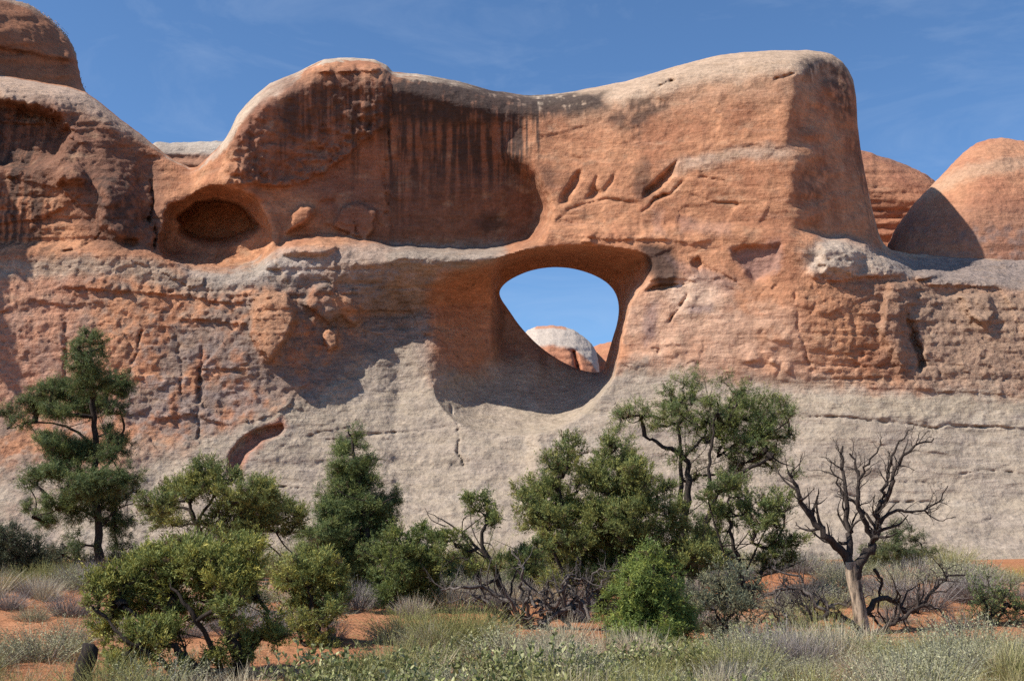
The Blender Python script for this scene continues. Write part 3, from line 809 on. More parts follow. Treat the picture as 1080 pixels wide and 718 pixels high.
# ------------------------------------------------------------------ other rocks
def rock_body(name, label, cat, sky, bottom, ridge_d, bulge, rangex, colour_fn, step=2.0, rough_amp=.3, bed_amp=.35, seed=0, back=6.0, top_px=40, shape=None):
    """a rounded rock under the skyline `sky` (photo pixels) at its own depth; bulge: metres it comes forward of its ridge"""
    PXa = np.arange(rangex[0], rangex[1] + step, step); PYa = np.arange(min(p[1] for p in sky) - 6, bottom, step)
    X, Y = np.meshgrid(PXa, PYa, indexing='ij')
    ppm = FPX / ridge_d
    Ta = interp_pts(sky, PXa)
    f3 = lambda f, sx, sy: f(np.stack([X.ravel() / ppm * sx, Y.ravel() / ppm * sy, np.full(X.size, seed * 3.7)], 1)).reshape(X.shape)
    Ta = Ta + fbm(np.stack([PXa / ppm * .8, PXa * 0 + seed, PXa * 0], 1), 4, 21 + seed) * 1.0
    h = np.clip(Y - Ta[:, None], 0, None)
    t = np.clip(h / top_px, 0, 1)
    Da = ridge_d - bulge * np.sqrt(1 - (1 - t) ** 2) - h / ppm * .25
    ed = np.minimum(X - rangex[0], rangex[1] - X)
    if shape is not None: Da = Da + shape(X, Y, h)
    k = sstep(0, 10, h)
    Da += k * rough_amp * f3(lambda p: fbm(p, 5, 201 + seed, .55), .5, .8)
    Da += k * bed_amp * sstep(-.15, .3, f3(lambda p: fbm(p, 4, 205 + seed), .08, 1.7))
    Ba = ridge_d + .4 + back * np.sqrt(1 - (1 - np.clip(h / (top_px * 1.3), 0, 1)) ** 2) + 0 * X
    Ba = np.maximum(Ba, Da + .5)
    lo = Da.min() - .5
    YYa = np.arange(lo, Ba.max() + .6, .28 if ridge_d < 110 else 1.0)
    px, py, Yv, Q = nets(PXa, PYa, YYa, Da, Ba, Ta)
    V = relax(to_world(px, py, Yv), Q, 2, .45)
    nn = vnormals(V, Q)
    V = V + nn * (.10 * fbm(V * 1.3, 4, 209 + seed) + .08 * (ridged(V * .9, 3, 213) - .6))[:, None]
    h1 = py - np.interp(px, PXa, Ta)
    c = colour_fn(px, py, h1, V)
    o = mesh_np(name, V, Q, ROCK, None, np.concatenate([np.clip(c, .02, .8), np.full((len(V), 1), .7)], 1))
    tag(o, label, cat)
    return o
def basic(V, seed, a=RED1, b=RED2):
    n1 = fbm(V * .35, 5, 301 + seed); n2 = fbm(V * 1.2, 4, 305 + seed); n3 = fbm(V * np.array((.2, .2, 1.4)), 4, 309 + seed)
    c = mix(a[None] * np.ones((len(V), 1)), b, sstep(-.35, .4, n1 + .4 * n3))
    return mix(c, DARK * 2, .4 * sstep(.2, .6, n2)), n1, n2, n3
def col_left(px, py, h, V):
    c, n1, n2, n3 = basic(V, 1, RED2 * 1.0, RED2 * .8)
    c = mix(c, PALE * .85, .6 * sstep(9, 3, h + n1 * 5))
    c = mix(c, np.array((.38, .29, .22)), .6 * sstep(88, 98, py + n1 * 10))
    return mix(c, DARK, .35 * sstep(4, 0, np.abs(py - 54 - (px - 20) * .18 + n1 * 6)))
rock_body('rock_dome', 'dark red rock dome standing above the pale shoulder at the near end of the cliff', 'rock dome',
          [(-260, -70), (-60, -30), (-20, -12), (10, -2), (30, 3), (50, 15), (64, 27), (72, 36), (80, 53), (84, 74), (88, 87), (94, 100), (104, 130)], 140, 93, 7, (-240, 103),
          col_left, seed=1, back=15, top_px=50, shape=lambda X, Y, h: -.9 * sstep(-2, 2, 54 + (X - 20) * .18 - Y) + .95 * np.clip(X + 60, -200, 122) / 12.4)
def col_slab(px, py, h, V):
    c, n1, n2, n3 = basic(V, 2, np.array((.43, .37, .31)), np.array((.36, .30, .25)))
    return mix(c, RED2, .8 * sstep(10, 18, h + n1 * 4))
rock_body('rock_ledge', 'flat pale ledge of rock seen in the gap between the cliff and its shoulder', 'rock ledge',
          [(120, 175), (150, 160), (165, 149), (180, 151), (200, 150), (225, 149), (250, 150), (275, 160)], 205, 97, 2.5, (140, 270), col_slab, seed=2, top_px=14)
def col_mid(px, py, h, V):
    c, n1, n2, n3 = basic(V, 3, np.array((.42, .20, .115)), np.array((.34, .15, .09)))
    c = mix(c, np.array((.45, .27, .17)), .6 * sstep(-.1, .4, n3) * sstep(24, 34, h) * (1 - sstep(40, 54, h)))
    return mix(c, DARK * 2.0, .5 * sstep(.0, .4, n3) * (1 - sstep(20, 30, h)))
rock_body('layered_rock', 'layered red rock between the end of the cliff and the big dome', 'rock dome',
          [(880, 150), (905, 158), (912, 160), (920, 161), (925, 164), (940, 168), (960, 176), (975, 183), (985, 190), (998, 205), (1020, 230), (1040, 262)], 300, 106, 5, (884, 1036),
          col_mid, seed=3, bed_amp=.4, top_px=60, shape=lambda X, Y, h: 1.2 * sstep(34, 62, h))
def col_right(px, py, h, V):
    c, n1, n2, n3 = basic(V, 4, np.array((.47, .235, .135)), np.array((.40, .18, .105)))
    band = np.interp(px, [940, 990, 1020, 1050, 1080, 1340], [215, 190, 176, 170, 166, 150])
    c = mix(c, np.array((.47, .34, .235)), .5 * sstep(13, 2, n2 * 8 + np.abs(py + n1 * 5 - band - 5)))
    c = mix(c, np.array((.30, .155, .105)), .6 * sstep(200, 235, py + n1 * 10))
    return mix(c, SLATE * .8, .55 * sstep(.0, .4, n2 + n3 * .5) * sstep(215, 245, py))
rock_body('big_rock_dome', 'large smooth orange dome with a pale band beyond the end of the cliff', 'rock dome',
          [(935, 262), (945, 240), (955, 226), (965, 214), (985, 193), (1000, 178), (1010, 167), (1020, 158), (1030, 151), (1042, 147), (1056, 145.5), (1070, 147), (1080, 149), (1140, 160), (1240, 200), (1340, 270)], 310, 96.5, 5.5, (938, 1330),
          col_right, seed=4, rough_amp=.25, bed_amp=.10, top_px=105, shape=lambda X, Y, h: -.5 * sstep(-3, 3, np.interp(X, [940, 990, 1020, 1050, 1080, 1340], [215, 190, 176, 170, 166, 150]) + 10 - Y) * 0)
def col_far(px, py, h, V):
    c, n1, n2, n3 = basic(V, 5, np.array((.46, .21, .12)), np.array((.40, .17, .10)))
    c = mix(c, np.array((.50, .43, .36)), .92 * sstep(24, 20, h + n1 * 3 + np.abs(px - 590) * .06))
    return mix(c, np.array((.46, .22, .13)), .9 * sstep(4, 2, h) * (px < 597) * (px > 565))
rock_body('distant_rock_dome', 'pale capped red dome of rock seen through the arch window', 'rock dome',
          [(530, 395), (545, 365), (556, 348), (566, 344), (580, 343), (594, 344), (606, 348), (616, 355), (624, 362), (629, 370), (632, 385), (633, 420)], 430, 190, 16, (532, 634),
          col_far, step=1.2, seed=5, rough_amp=.5, bed_amp=.5, top_px=40, back=25, shape=lambda X, Y, h: 3.0 * np.exp(-((X - 605 - (Y - 370) * .25) / 2.2) ** 2) * sstep(20, 26, h))
rock_body('distant_rock_wall', 'small lit red wall of rock beside the distant dome in the arch window', 'rock wall',
          [(600, 372), (625, 366), (632, 363), (640, 361), (660, 356), (700, 352)], 430, 205, 8, (604, 690),
          lambda px, py, h, V: basic(V, 6, np.array((.47, .22, .12)), np.array((.40, .17, .10)))[0], step=1.5, seed=6, rough_amp=.5, top_px=25, back=25)
# ------------------------------------------------------------------ ground
def gh(x, y):
    x = np.asarray(x, float); y = np.asarray(y, float)
    sh_ = x.shape
    p = np.stack([x.ravel(), y.ravel(), 0 * x.ravel()], 1)
    base = np.interp(y, [-60, 8, 13, 18, 22, 27, 33, 45, 60, 120, 3000], [-.3, -.05, .02, .12, .27, .46, .52, .40, .25, .2, 0]).ravel()
    w = np.interp(y, [0, 12, 20, 30, 60, 100], [.1, .15, .5, .6, .5, .1]).ravel()
    h = base + w * (.42 * fbm(p * .16, 3, 401) + .16 * fbm(p * .55, 3, 405))
    # red banks: left of the pines and right of the bare tree
    for cx, cy, rx, ry, a in ((-9.2, 21.5, 2.4, 2.2, .32), (-11.5, 26, 3, 2, .25), (9.3, 23.5, 4.0, 2.5, .40), (5.9, 23.5, 1.6, 1.4, .35), (-3.6, 20.5, 1.6, 2.0, .15)):
        h = h + a * np.exp(-((p[:, 0] - cx) / rx) ** 2 - ((p[:, 1] - cy) / ry) ** 2)
    return h.reshape(sh_)
def gz(x, y): return float(gh(np.array([x]), np.array([y]))[0])
gx = np.concatenate([-np.geomspace(2500, 18, 40), np.arange(-17.6, 17.61, .11), np.geomspace(18, 2500, 40)])
gy = np.concatenate([-np.geomspace(200, 5, 14)[:-1], np.linspace(-5, 9, 30), np.arange(9.1, 34, .11), np.geomspace(34.2, 3000, 70)])
A, Bq = np.meshgrid(gx, gy, indexing='ij')
H = gh(A, Bq)
pp = np.stack([A.ravel(), Bq.ravel(), 0 * A.ravel()], 1)
H = H + ((.075 * fbm(pp * 1.1, 4, 411) + .035 * ridged(pp * 2.3, 3, 415)) * ((np.abs(pp[:, 0]) < 30) & (pp[:, 1] < 50))).reshape(H.shape)
gv = np.stack([A.ravel(), Bq.ravel(), H.ravel()], 1)
ii = np.arange(A.size).reshape(A.shape)
gq = np.stack([ii[:-1, :-1].ravel(), ii[1:, :-1].ravel(), ii[1:, 1:].ravel(), ii[:-1, 1:].ravel()], 1)
m, t, b = new_mat('red_sand')
b.inputs['Roughness'].default_value = 0.95; b.inputs['Specular IOR Level'].default_value = 0.1
ge = N(t, 'ShaderNodeTexCoord')
n1_ = N(t, 'ShaderNodeTexNoise', Scale=0.7, Detail=8.0, Roughness=.65); n2_ = N(t, 'ShaderNodeTexNoise', Scale=14.0, Detail=8.0, Roughness=.7)
cr = N(t, 'ShaderNodeValToRGB')
cr.color_ramp.elements[0].position = .30; cr.color_ramp.elements[0].color = (.36, .150, .072, 1)
cr.color_ramp.elements[1].position = .72; cr.color_ramp.elements[1].color = (.52, .255, .135, 1)
cr2 = N(t, 'ShaderNodeValToRGB')
cr2.color_ramp.elements[0].position = .38; cr2.color_ramp.elements[0].color = (.42, .42, .42, 1)
cr2.color_ramp.elements[1].position = .58; cr2.color_ramp.elements[1].color = (1.08, 1.05, 1.0, 1)
mm = N(t, 'ShaderNodeMixRGB'); mm.blend_type = 'MULTIPLY'; mm.inputs[0].default_value = .8
for n in (n1_, n2_): t.links.new(ge.outputs['Object'], n.inputs['Vector'])
t.links.new(n1_.outputs[0], cr.inputs[0]); t.links.new(n2_.outputs[0], cr2.inputs[0])
t.links.new(cr.outputs[0], mm.inputs[1]); t.links.new(cr2.outputs[0], mm.inputs[2]); t.links.new(mm.outputs[0], b.inputs['Base Color'])
bp = N(t, 'ShaderNodeBump'); bp.inputs['Strength'].default_value = .9; bp.inputs['Distance'].default_value = .05
t.links.new(n2_.outputs[0], bp.inputs['Height']); t.links.new(bp.outputs[0], b.inputs['Normal'])
ground = mesh_np('ground', gv, gq, m)
tag(ground, 'bare red sand ground with low banks', 'ground', kind='structure')
# ------------------------------------------------------------------ plants: shared tools
def leaf_mat(name, rough=.6, trans=.28):
    m, t, b = new_mat(name)
    at = N(t, 'ShaderNodeAttribute'); at.attribute_name = 'Col'
    b.inputs['Roughness'].default_value = rough
    b.inputs['Specular IOR Level'].default_value = 0.25
    t.links.new(at.outputs['Color'], b.inputs['Base Color'])
    tr = N(t, 'ShaderNodeBsdfTranslucent')
    t.links.new(at.outputs['Color'], tr.inputs['Color'])
    ms = N(t, 'ShaderNodeMixShader'); ms.inputs[0].default_value = trans
    t.links.new(b.outputs[0], ms.inputs[1]); t.links.new(tr.outputs[0], ms.inputs[2])
    t.links.new(ms.outputs[0], t.nodes['Material Output'].inputs[0])
    return m
def bark_mat(name, c1, c2, scale=9):
    m, t, b = new_mat(name)
    b.inputs['Roughness'].default_value = .9; b.inputs['Specular IOR Level'].default_value = .15
    ge = N(t, 'ShaderNodeTexCoord'); mp = N(t, 'ShaderNodeMapping'); mp.inputs['Scale'].default_value = (3, 3, .6)
    n = N(t, 'ShaderNodeTexNoise', Scale=scale, Detail=8.0, Roughness=.7)
    r = N(t, 'ShaderNodeValToRGB')
    r.color_ramp.elements[0].position = .35; r.color_ramp.elements[0].color = (*c1, 1)
    r.color_ramp.elements[1].position = .68; r.color_ramp.elements[1].color = (*c2, 1)
    t.links.new(ge.outputs['Object'], mp.inputs[0]); t.links.new(mp.outputs[0], n.inputs['Vector'])
    t.links.new(n.outputs[0], r.inputs[0]); t.links.new(r.outputs[0], b.inputs['Base Color'])
    bp = N(t, 'ShaderNodeBump'); bp.inputs['Strength'].default_value = 1; bp.inputs['Distance'].default_value = .03
    t.links.new(n.outputs[0], bp.inputs['Height']); t.links.new(bp.outputs[0], b.inputs['Normal'])
    return m
LEAF = leaf_mat('foliage')
DRY = leaf_mat('dry_stems', .8, .15)
BARK = bark_mat('juniper_bark', (.020, .016, .013), (.066, .050, .041))
DEADBARK = bark_mat('weathered_wood', (.022, .017, .015), (.085, .066, .056))
BAREWOOD = bark_mat('bare_wood', (.28, .20, .13), (.52, .40, .28), 5)
GREYWOOD = bark_mat('grey_wood', (.045, .037, .034), (.20, .17, .15))
CHAR = bark_mat('charred_bark', (.012, .010, .010), (.06, .045, .038))

class Tubes:
    def __init__(s): s.v, s.f, s.n = [], [], 0
    def add(s, pts, rad, sides=6):
        pts = np.asarray(pts, float); rad = np.asarray(rad, float)
        n = len(pts)
        tg = np.gradient(pts, axis=0); tg /= np.linalg.norm(tg, axis=1)[:, None] + 1e-9
        ref = np.array((0.31, .2, .93)) if abs(tg[0][2]) < .9 else np.array((1., 0, 0))
        u = np.cross(tg, ref); u /= np.linalg.norm(u, axis=1)[:, None] + 1e-9
        w = np.cross(tg, u)
        a = np.arange(sides) / sides * 2 * math.pi
        ring = u[:, None, :] * np.cos(a)[None, :, None] + w[:, None, :] * np.sin(a)[None, :, None]
        s.v.append((pts[:, None, :] + ring * rad[:, None, None]).reshape(-1, 3))
        i = np.arange(n - 1)[:, None] * sides; j = np.arange(sides)[None]; j2 = (j + 1) % sides
        s.f.append((np.stack([i + j, i + sides + j, i + sides + j2, i + j2], -1)).reshape(-1, 4) + s.n)
        s.n += n * sides
    def build(s, name, mat, parent=None, origin=(0, 0, 0)):
        return mesh_np(name, np.concatenate(s.v) - np.asarray(origin), np.concatenate(s.f), mat, parent)
def curve(pts, n):
    """smooth resampling of a 3-d polyline"""
    p = np.asarray(pts, float)
    if len(p) == 2:
        t = np.linspace(0, 1, n)[:, None]; return p[0] * (1 - t) + p[1] * t
    q = np.vstack([2 * p[0] - p[1], p, 2 * p[-1] - p[-2]])
    out = []
    ts = np.linspace(0, len(p) - 1 - 1e-6, n)
    for t in ts:
        k = int(t); u = t - k
        a, b, c, d_ = q[k:k + 4]
        out.append(.5 * (2 * b + (c - a) * u + (2 * a - 5 * b + 4 * c - d_) * u * u + (3 * b - a - 3 * c + d_) * u ** 3))
    return np.array(out)
def unit(v): return v / (np.linalg.norm(v, axis=-1, keepdims=True) + 1e-9)
def sprig_quads(p, dirs, L, Wd, r, face=None):
    """narrow lozenges from p along dirs"""
    q = unit(r.normal(size=p.shape))
    if face is not None: q = q * .75 + face
    side = unit(np.cross(q, dirs))
    L = L[:, None]; Wd = Wd[:, None]
    v = np.stack([p, p + dirs * L * .5 + side * Wd * .5, p + dirs * L, p + dirs * L * .5 - side * Wd * .5], 1)
    return v.reshape(-1, 3), np.arange(len(p) * 4, dtype=np.int32).reshape(-1, 4)
def crown_mesh(centres, outd, radii, r, base, kind, n_tw=9, n_sp=15, dark=None):
    """tufts of sprays: from each centre several twigs reach outward, each set with short sprigs"""
    nC = len(centres)
    up = np.array((0, 0, 1.0))
    k = n_tw
    tw_o = np.repeat(centres, k, 0); R = np.repeat(radii, k)
    od = np.repeat(outd, k, 0)
    if kind == 'pine':
        tdir = unit(od * .7 + up * .35 + r.normal(size=tw_o.shape) * .75)
    else:
        tdir = unit(od * .45 + up * .65 + r.normal(size=tw_o.shape) * .62)
    start = tw_o + unit(r.normal(size=tw_o.shape)) * (R * r.random(len(R)) ** .5 * .62)[:, None] * np.array((1, 1, .8))
    tl = R * r.uniform(.55, 1.15, len(R))
    m = n_sp
    t = np.tile(np.linspace(.05, 1, m), len(tw_o)) + r.uniform(-.04, .04, len(tw_o) * m)
    P = np.repeat(start, m, 0) + np.repeat(tdir, m, 0) * (np.repeat(tl, m) * t)[:, None]
    if kind == 'pine':
        sd = unit(np.repeat(tdir, m, 0) * .55 + unit(r.normal(size=P.shape)) * .95)
        L = r.uniform(.035, .07, len(P)); Wd = r.uniform(.007, .013, len(P))
    else:
        sd = unit(np.repeat(tdir, m, 0) * 1.0 + unit(r.normal(size=P.shape)) * .72)
        L = r.uniform(.03, .065, len(P)); Wd = r.uniform(.009, .017, len(P))
    P = P + r.normal(size=P.shape) * .012
    fc_ = unit(np.repeat(od * .8 + tdir * .35 + unit(start - tw_o) * .5, m, 0))
    v, f = sprig_quads(P, sd, L, Wd, r, fc_)
    base = np.asarray(base) * 1.32
    hue = np.repeat(r.normal(size=nC) * .5, k * m) + np.repeat(r.normal(size=nC * k) * .5, m) + r.normal(size=len(P)) * .45
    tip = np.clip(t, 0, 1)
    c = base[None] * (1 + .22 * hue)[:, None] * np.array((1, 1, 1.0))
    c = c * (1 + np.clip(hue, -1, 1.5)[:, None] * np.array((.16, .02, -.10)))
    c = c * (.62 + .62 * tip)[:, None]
    # a few brown dead sprigs
    br = np.repeat(r.random(nC * k) < .035, m)
    c[br] = np.array((.13, .085, .05)) * r.uniform(.7, 1.3, (br.sum(), 1))
    return v, f, np.repeat(np.clip(c, .008, .6), 4, 0)

def skeleton(trunks, centres, r, tubes, min_r=.0075, exp_=.52, sag=.12, keep=None, wander=.10):
    """limbs from the trunks to every tuft: each tuft joins the nearest wood already standing"""
    nodes, par, rad0 = [], [], []
    for tr in trunks:
        pts, r0, r1 = tr
        for q, p in enumerate(pts):
            nodes.append(p); rad0.append(r0 + (r1 - r0) * q / max(1, len(pts) - 1)); par.append(-1)
    arr = np.array(nodes); R0 = list(rad0)
    base = arr[0]
    dmin = np.min(np.linalg.norm(centres[:, None] - arr[None], axis=2), axis=1)
    paths = []
    P = [tuple(p) for p in nodes]
    use = [0.0] * len(P); parent = [-1] * len(P); isT = [True] * len(P)
    A = np.zeros((len(P) + len(centres) * 5, 3)); A[:len(P)] = arr; cnt = len(P)
    for ci in np.argsort(dmin):
        c = centres[ci]
        dv = A[:cnt] - c
        dd = np.linalg.norm(dv, axis=1) + .55 * np.clip(dv[:, 2], 0, None)
        k = int(np.argmin(dd))
        a = A[k]
        L = np.linalg.norm(c - a)
        n = max(2, min(5, int(L / .16) + 1))
        mid = (a + c) / 2 + r.normal(size=3) * wander * L - np.array((0, 0, sag * L * r.uniform(-.4, 1)))
        pts = curve([a, mid, c], n + 1)
        prev = k; chain = [k]
        for p in pts[1:]:
            A[cnt] = p; parent.append(prev); use.append(0); isT.append(False); prev = cnt; chain.append(cnt); cnt += 1
        paths.append(chain)
    # how many tufts each piece of wood feeds
    for ch in paths:
        k = ch[-1]
        while k >= 0:
            use[k] += 1; k = parent[k]
    for ch in paths:
        rr = np.array([min_r * max(1, use[k]) ** exp_ for k in ch[1:]])
        rr = np.concatenate([[rr[0] * 1.1], rr]); rr[-1] = min_r * .6
        tubes.add(A[ch], rr, 5)
    return

def sample_blobs(blobs, dist, r, spacing, spread=1.0, dens=1.8, squash=.9):
    """tuft positions filling soft ellipsoids given in photo pixels (px, py, rx, ry[, dy]) at a distance"""
    C, O = [], []
    s = dist / FPX
    for bl in blobs:
        bx, by, rx, ry = bl[:4]
        dy = bl[4] if len(bl) > 4 else r.uniform(-1, 1) * spread
        c = PT(bx, by, dist + dy)
        ax = np.array((rx * s * 1.24, max(.18, min(rx * s * squash, .9)), ry * s * 1.28))
        vol = 4.19 * ax[0] * ax[1] * ax[2]
        n = max(4, int(vol / (spacing ** 3) * dens))
        q = unit(r.normal(size=(n * 2, 3))) * (r.random((n * 2, 1)) ** .42)
        nzv = perlin((c + q * ax) * 2.3, 7)
        q = q[nzv > -.12 - .25 * (r.random(len(nzv)) < .3)][:n]
        if len(q) == 0: q = unit(r.normal(size=(3, 3))) * .4
        C.append(c + q * ax); O.append(unit(q * 1.0 + np.array((0, 0, .15))))
    return np.concatenate(C), np.concatenate(O)

def tree(name, label, cat, base, dist, trunks, blobs, kind='juniper', green=(.075, .088, .030), spacing=.27, tuft=.20, seed=1, n_tw=13, n_sp=22,
         spread=.7, bark=BARK, group=None, exp_=.52, bare=None, trunk_label=None):
    """trunks: list of (pixel polyline [(px,py,dy)], radius at start, radius at end) ; base: pixel column"""
    r = np.random.default_rng(seed)
    bx = ray(base, 600)[0] * dist
    org = np.array((bx, dist, gz(bx, dist)))
    root = empty(name, org)
    tag(root, label, cat, group)
    tb = Tubes(); tr3 = []
    for pl, r0, r1 in trunks:
        p3 = [PT(p[0], p[1], dist + (p[2] if len(p) > 2 else 0)) for p in pl]
        if pl[0][1] > 590 and abs(p3[0][2] - org[2]) < 1.2 and pl[0][-1] != 'air':
            p3[0][2] = gz(p3[0][0], p3[0][1]) - .08
        pts = curve(p3, max(6, int(len(pl) * 4)))
        pts[1:-1] += r.normal(size=(len(pts) - 2, 3)) * (.12 * r0 + .008)
        rad = np.linspace(r0, r1, len(pts)) * r.uniform(.88, 1.12, len(pts))
        rad[0] *= 1.25
        rad *= .78
        tb.add(pts, rad, 8)
        tr3.append((pts, r0, r1))
    C, O = sample_blobs(blobs, dist, r, spacing, spread, 2.5 if kind == 'pine' else 1.95)
    lb = tb
    skeleton(tr3, C, r, lb, exp_=exp_)
    for k in range(7):
        bl = blobs[int(r.integers(0, len(blobs)))]; tp = tr3[int(r.integers(0, len(tr3)))][0]
        q = tp[int(len(tp) * r.uniform(.35, .8))]
        e = PT(bl[0] + r.normal() * bl[2], bl[1] + r.normal() * bl[3], dist + r.uniform(-.4, .4))
        e = q + (e - q) * r.uniform(.7, 1.1)
        mid_ = (q + e) / 2 + r.normal(size=3) * .12
        twigs(tb, curve([q, mid_, e], 8), .012, r, 1, .75, .9, .5)
    if bare:
        for pl, r0 in bare:
            p3 = [PT(p[0], p[1], dist + (p[2] if len(p) > 2 else 0)) for p in pl]
            twigs(lb, curve(p3, len(pl) * 3), r0, r, 2)
    o = tb.build('trunk', bark, root, org)
    if trunk_label: o['label'] = trunk_label
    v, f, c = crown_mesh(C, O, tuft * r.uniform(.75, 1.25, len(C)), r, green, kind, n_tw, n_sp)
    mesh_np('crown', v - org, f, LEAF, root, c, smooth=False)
    return root
def twigs(tb, path, r0, r, depth, taper=.75, dens=1.0, curl=.5, lmin=.22):
    """a bare limb along path with forking side twigs"""
    n = len(path)
    L = np.linalg.norm(np.diff(path, axis=0), axis=1).sum()
    rad = r0 * (1 - taper * np.linspace(0, 1, n))
    tb.add(path, rad, 6 if r0 > .02 else 4)
    if depth <= 0: return
    k = max(2, int(L / .22 * dens))
    for q in range(k):
        t = r.uniform(.2, 1.0)
        i = min(n - 2, int(t * (n - 1)))
        p = path[i]; tg = unit(path[i + 1] - path[i])
        d_ = unit(tg * .8 + unit(r.normal(size=3)) * .85 + np.array((0, 0, .30)))
        l = max(lmin * .6, L * r.uniform(.22, .5) * (1 - .35 * t)) * (.9 if depth > 1 else .6)
        m = 6
        pts = [p]
        dd = d_.copy()
        for s in range(m):
            dd = unit(dd + r.normal(size=3) * curl * .55 + np.array((0, 0, .06)))
            pts.append(pts[-1] + dd * l / m)
        rr = max(.0035, rad[i] * r.uniform(.35, .62))
        twigs(tb, np.array(pts), rr, r, depth - 1, .8, dens, curl, lmin)
# ------------------------------------------------------------------ the trees
JUN = (.175, .185, .050); JUN2 = (.145, .160, .050); PIN = (.090, .118, .042); PIN2 = (.110, .138, .046); YG = (.185, .195, .055)
tree('pinyon_pine', 'tall open pinyon pine with a crooked top, alone below the pale shoulder', 'pine tree', 104, 27,
     [([(104, 620), (104, 570), (101, 510), (100, 455), (97, 410), (95, 372), (94, 357)], .15, .03), ([(102, 475, 0), (80, 455, .3), (62, 448, .4), (35, 445, .5), (8, 452, .5)], .05, .015),
      ([(101, 500), (118, 485, -.3), (128, 470, -.4)], .035, .015), ([(103, 545), (80, 535, -.3), (55, 540, -.4), (35, 545, -.4)], .04, .015), ([(104, 560), (120, 540, .2), (140, 530, .3), (150, 527, .3)], .03, .01)],
     [(94, 362, 12, 10), (82, 370, 9, 7), (104, 372, 9, 7), (93, 385, 16, 8), (120, 405, 15, 10), (130, 412, 9, 7), (93, 402, 20, 10), (60, 408, 16, 6), (45, 415, 12, 6), (68, 416, 14, 8), (40, 428, 18, 7), (12, 438, 10, 7),
      (22, 446, 10, 5), (63, 432, 16, 7), (98, 428, 22, 9), (118, 432, 12, 6), (126, 468, 13, 9), (112, 455, 10, 6), (55, 468, 20, 8), (82, 478, 26, 10), (112, 478, 12, 8), (44, 502, 16, 9), (70, 498, 18, 8), (135, 500, 12, 8), (98, 512, 30, 10),
      (30, 512, 8, 5), (62, 530, 18, 7), (32, 535, 9, 6), (112, 528, 22, 8), (140, 515, 8, 6), (88, 545, 14, 7), (124, 548, 14, 10), (45, 548, 14, 6), (84, 580, 10, 8), (128, 568, 9, 7), (78, 568, 7, 6)],
     'pine', PIN, .225, .19, 11, spread=1.1)
tree('pinyon_pine', 'slim dark pinyon pine with a pointed top, standing in the gap left of centre', 'pine tree', 386, 25,
     [([(387, 640), (387, 590), (385, 540), (378, 500), (371, 470), (368, 452)], .13, .02), ([(386, 545), (405, 530, -.3), (418, 522, -.4)], .035, .012), ([(386, 560), (365, 548, .2), (345, 545, .3)], .04, .012), ([(387, 580), (360, 572, -.3), (335, 575, -.5)], .04, .012)],
     [(368, 458, 8, 9), (370, 472, 13, 9), (360, 478, 10, 7), (372, 488, 18, 9), (356, 497, 10, 6), (385, 492, 10, 6), (368, 504, 22, 9), (392, 510, 13, 6), (365, 520, 26, 9), (404, 525, 16, 7), (375, 536, 32, 10), (350, 545, 20, 9),
      (400, 545, 20, 8), (416, 530, 8, 5), (345, 562, 24, 11), (375, 560, 26, 12), (405, 562, 16, 8), (340, 580, 20, 10), (370, 585, 26, 12), (400, 585, 16, 10), (352, 602, 28, 12), (385, 610, 20, 10), (362, 622, 28, 11), (395, 630, 14, 7)],
     'pine', PIN2, .235, .19, 12, spread=.55)
tree('juniper_tree', 'gnarled juniper with two parted flat crowns and bare twigs, behind the big bushy juniper', 'juniper tree', 226, 20.5,
     [([(232, 648), (226, 600), (210, 562), (202, 540), (198, 528)], .11, .035), ([(226, 598), (245, 575, .2), (262, 560, .3), (285, 550, .3)], .08, .03), ([(206, 552), (225, 525, -.2), (238, 512, -.3)], .04, .02)],
     [(205, 518, 26, 10), (225, 500, 22, 11), (215, 492, 14, 6), (172, 530, 20, 10), (188, 520, 16, 9), (160, 545, 10, 6), (238, 508, 10, 8), (262, 525, 26, 12), (285, 540, 26, 11), (250, 548, 34, 13), (275, 515, 14, 8), (300, 555, 16, 9), (310, 545, 10, 6),
      (180, 548, 18, 8), (240, 568, 22, 9)],
     'juniper', JUN2, .23, .19, 13, bare=[([(285, 550, .3), (300, 575, .3), (318, 590, .4)], .02), ([(262, 560, .3), (290, 580, .2), (300, 592, .2)], .02), ([(228, 520, -.3), (245, 512, -.4), (236, 498, -.3)], .012)])
tree('juniper_tree', 'big bushy olive green juniper spreading low over the red bank, nearest to the viewer', 'juniper tree', 240, 13.4,
     [([(246, 730), (250, 695, 0), (243, 660, .1), (232, 630, .1), (215, 600, .2)], .13, .04), ([(248, 712), (215, 706, -.3), (190, 690, -.4), (165, 665, -.4), (130, 640, -.3)], .08, .025), ([(250, 700), (268, 680, .2), (285, 660, .3), (270, 620, .3)], .07, .02),
      ([(243, 662), (205, 650, -.4), (180, 620, -.4)], .05, .02), ([(200, 700, -.3), (160, 690, -.5), (128, 672, -.6), (112, 650, -.5)], .045, .015)],
     [(212, 590, 46, 17), (178, 600, 34, 18), (250, 592, 32, 18), (148, 612, 28, 16), (122, 620, 22, 13), (108, 632, 12, 9), (205, 615, 44, 16), (245, 610, 30, 12), (140, 640, 24, 12), (165, 632, 24, 12), (118, 655, 15, 11), (106, 672, 11, 9),
      (184, 652, 22, 10), (172, 672, 28, 13), (155, 690, 18, 9), (212, 655, 12, 7), (246, 645, 22, 12), (262, 632, 14, 8), (208, 678, 22, 13), (222, 696, 22, 11), (200, 704, 12, 7), (275, 668, 20, 13), (288, 680, 14, 9), (262, 690, 12, 7), (122, 700, 16, 12), (112, 714, 14, 7), (140, 712, 12, 7)],
     'juniper', JUN, .20, .165, 14, spread=.5)
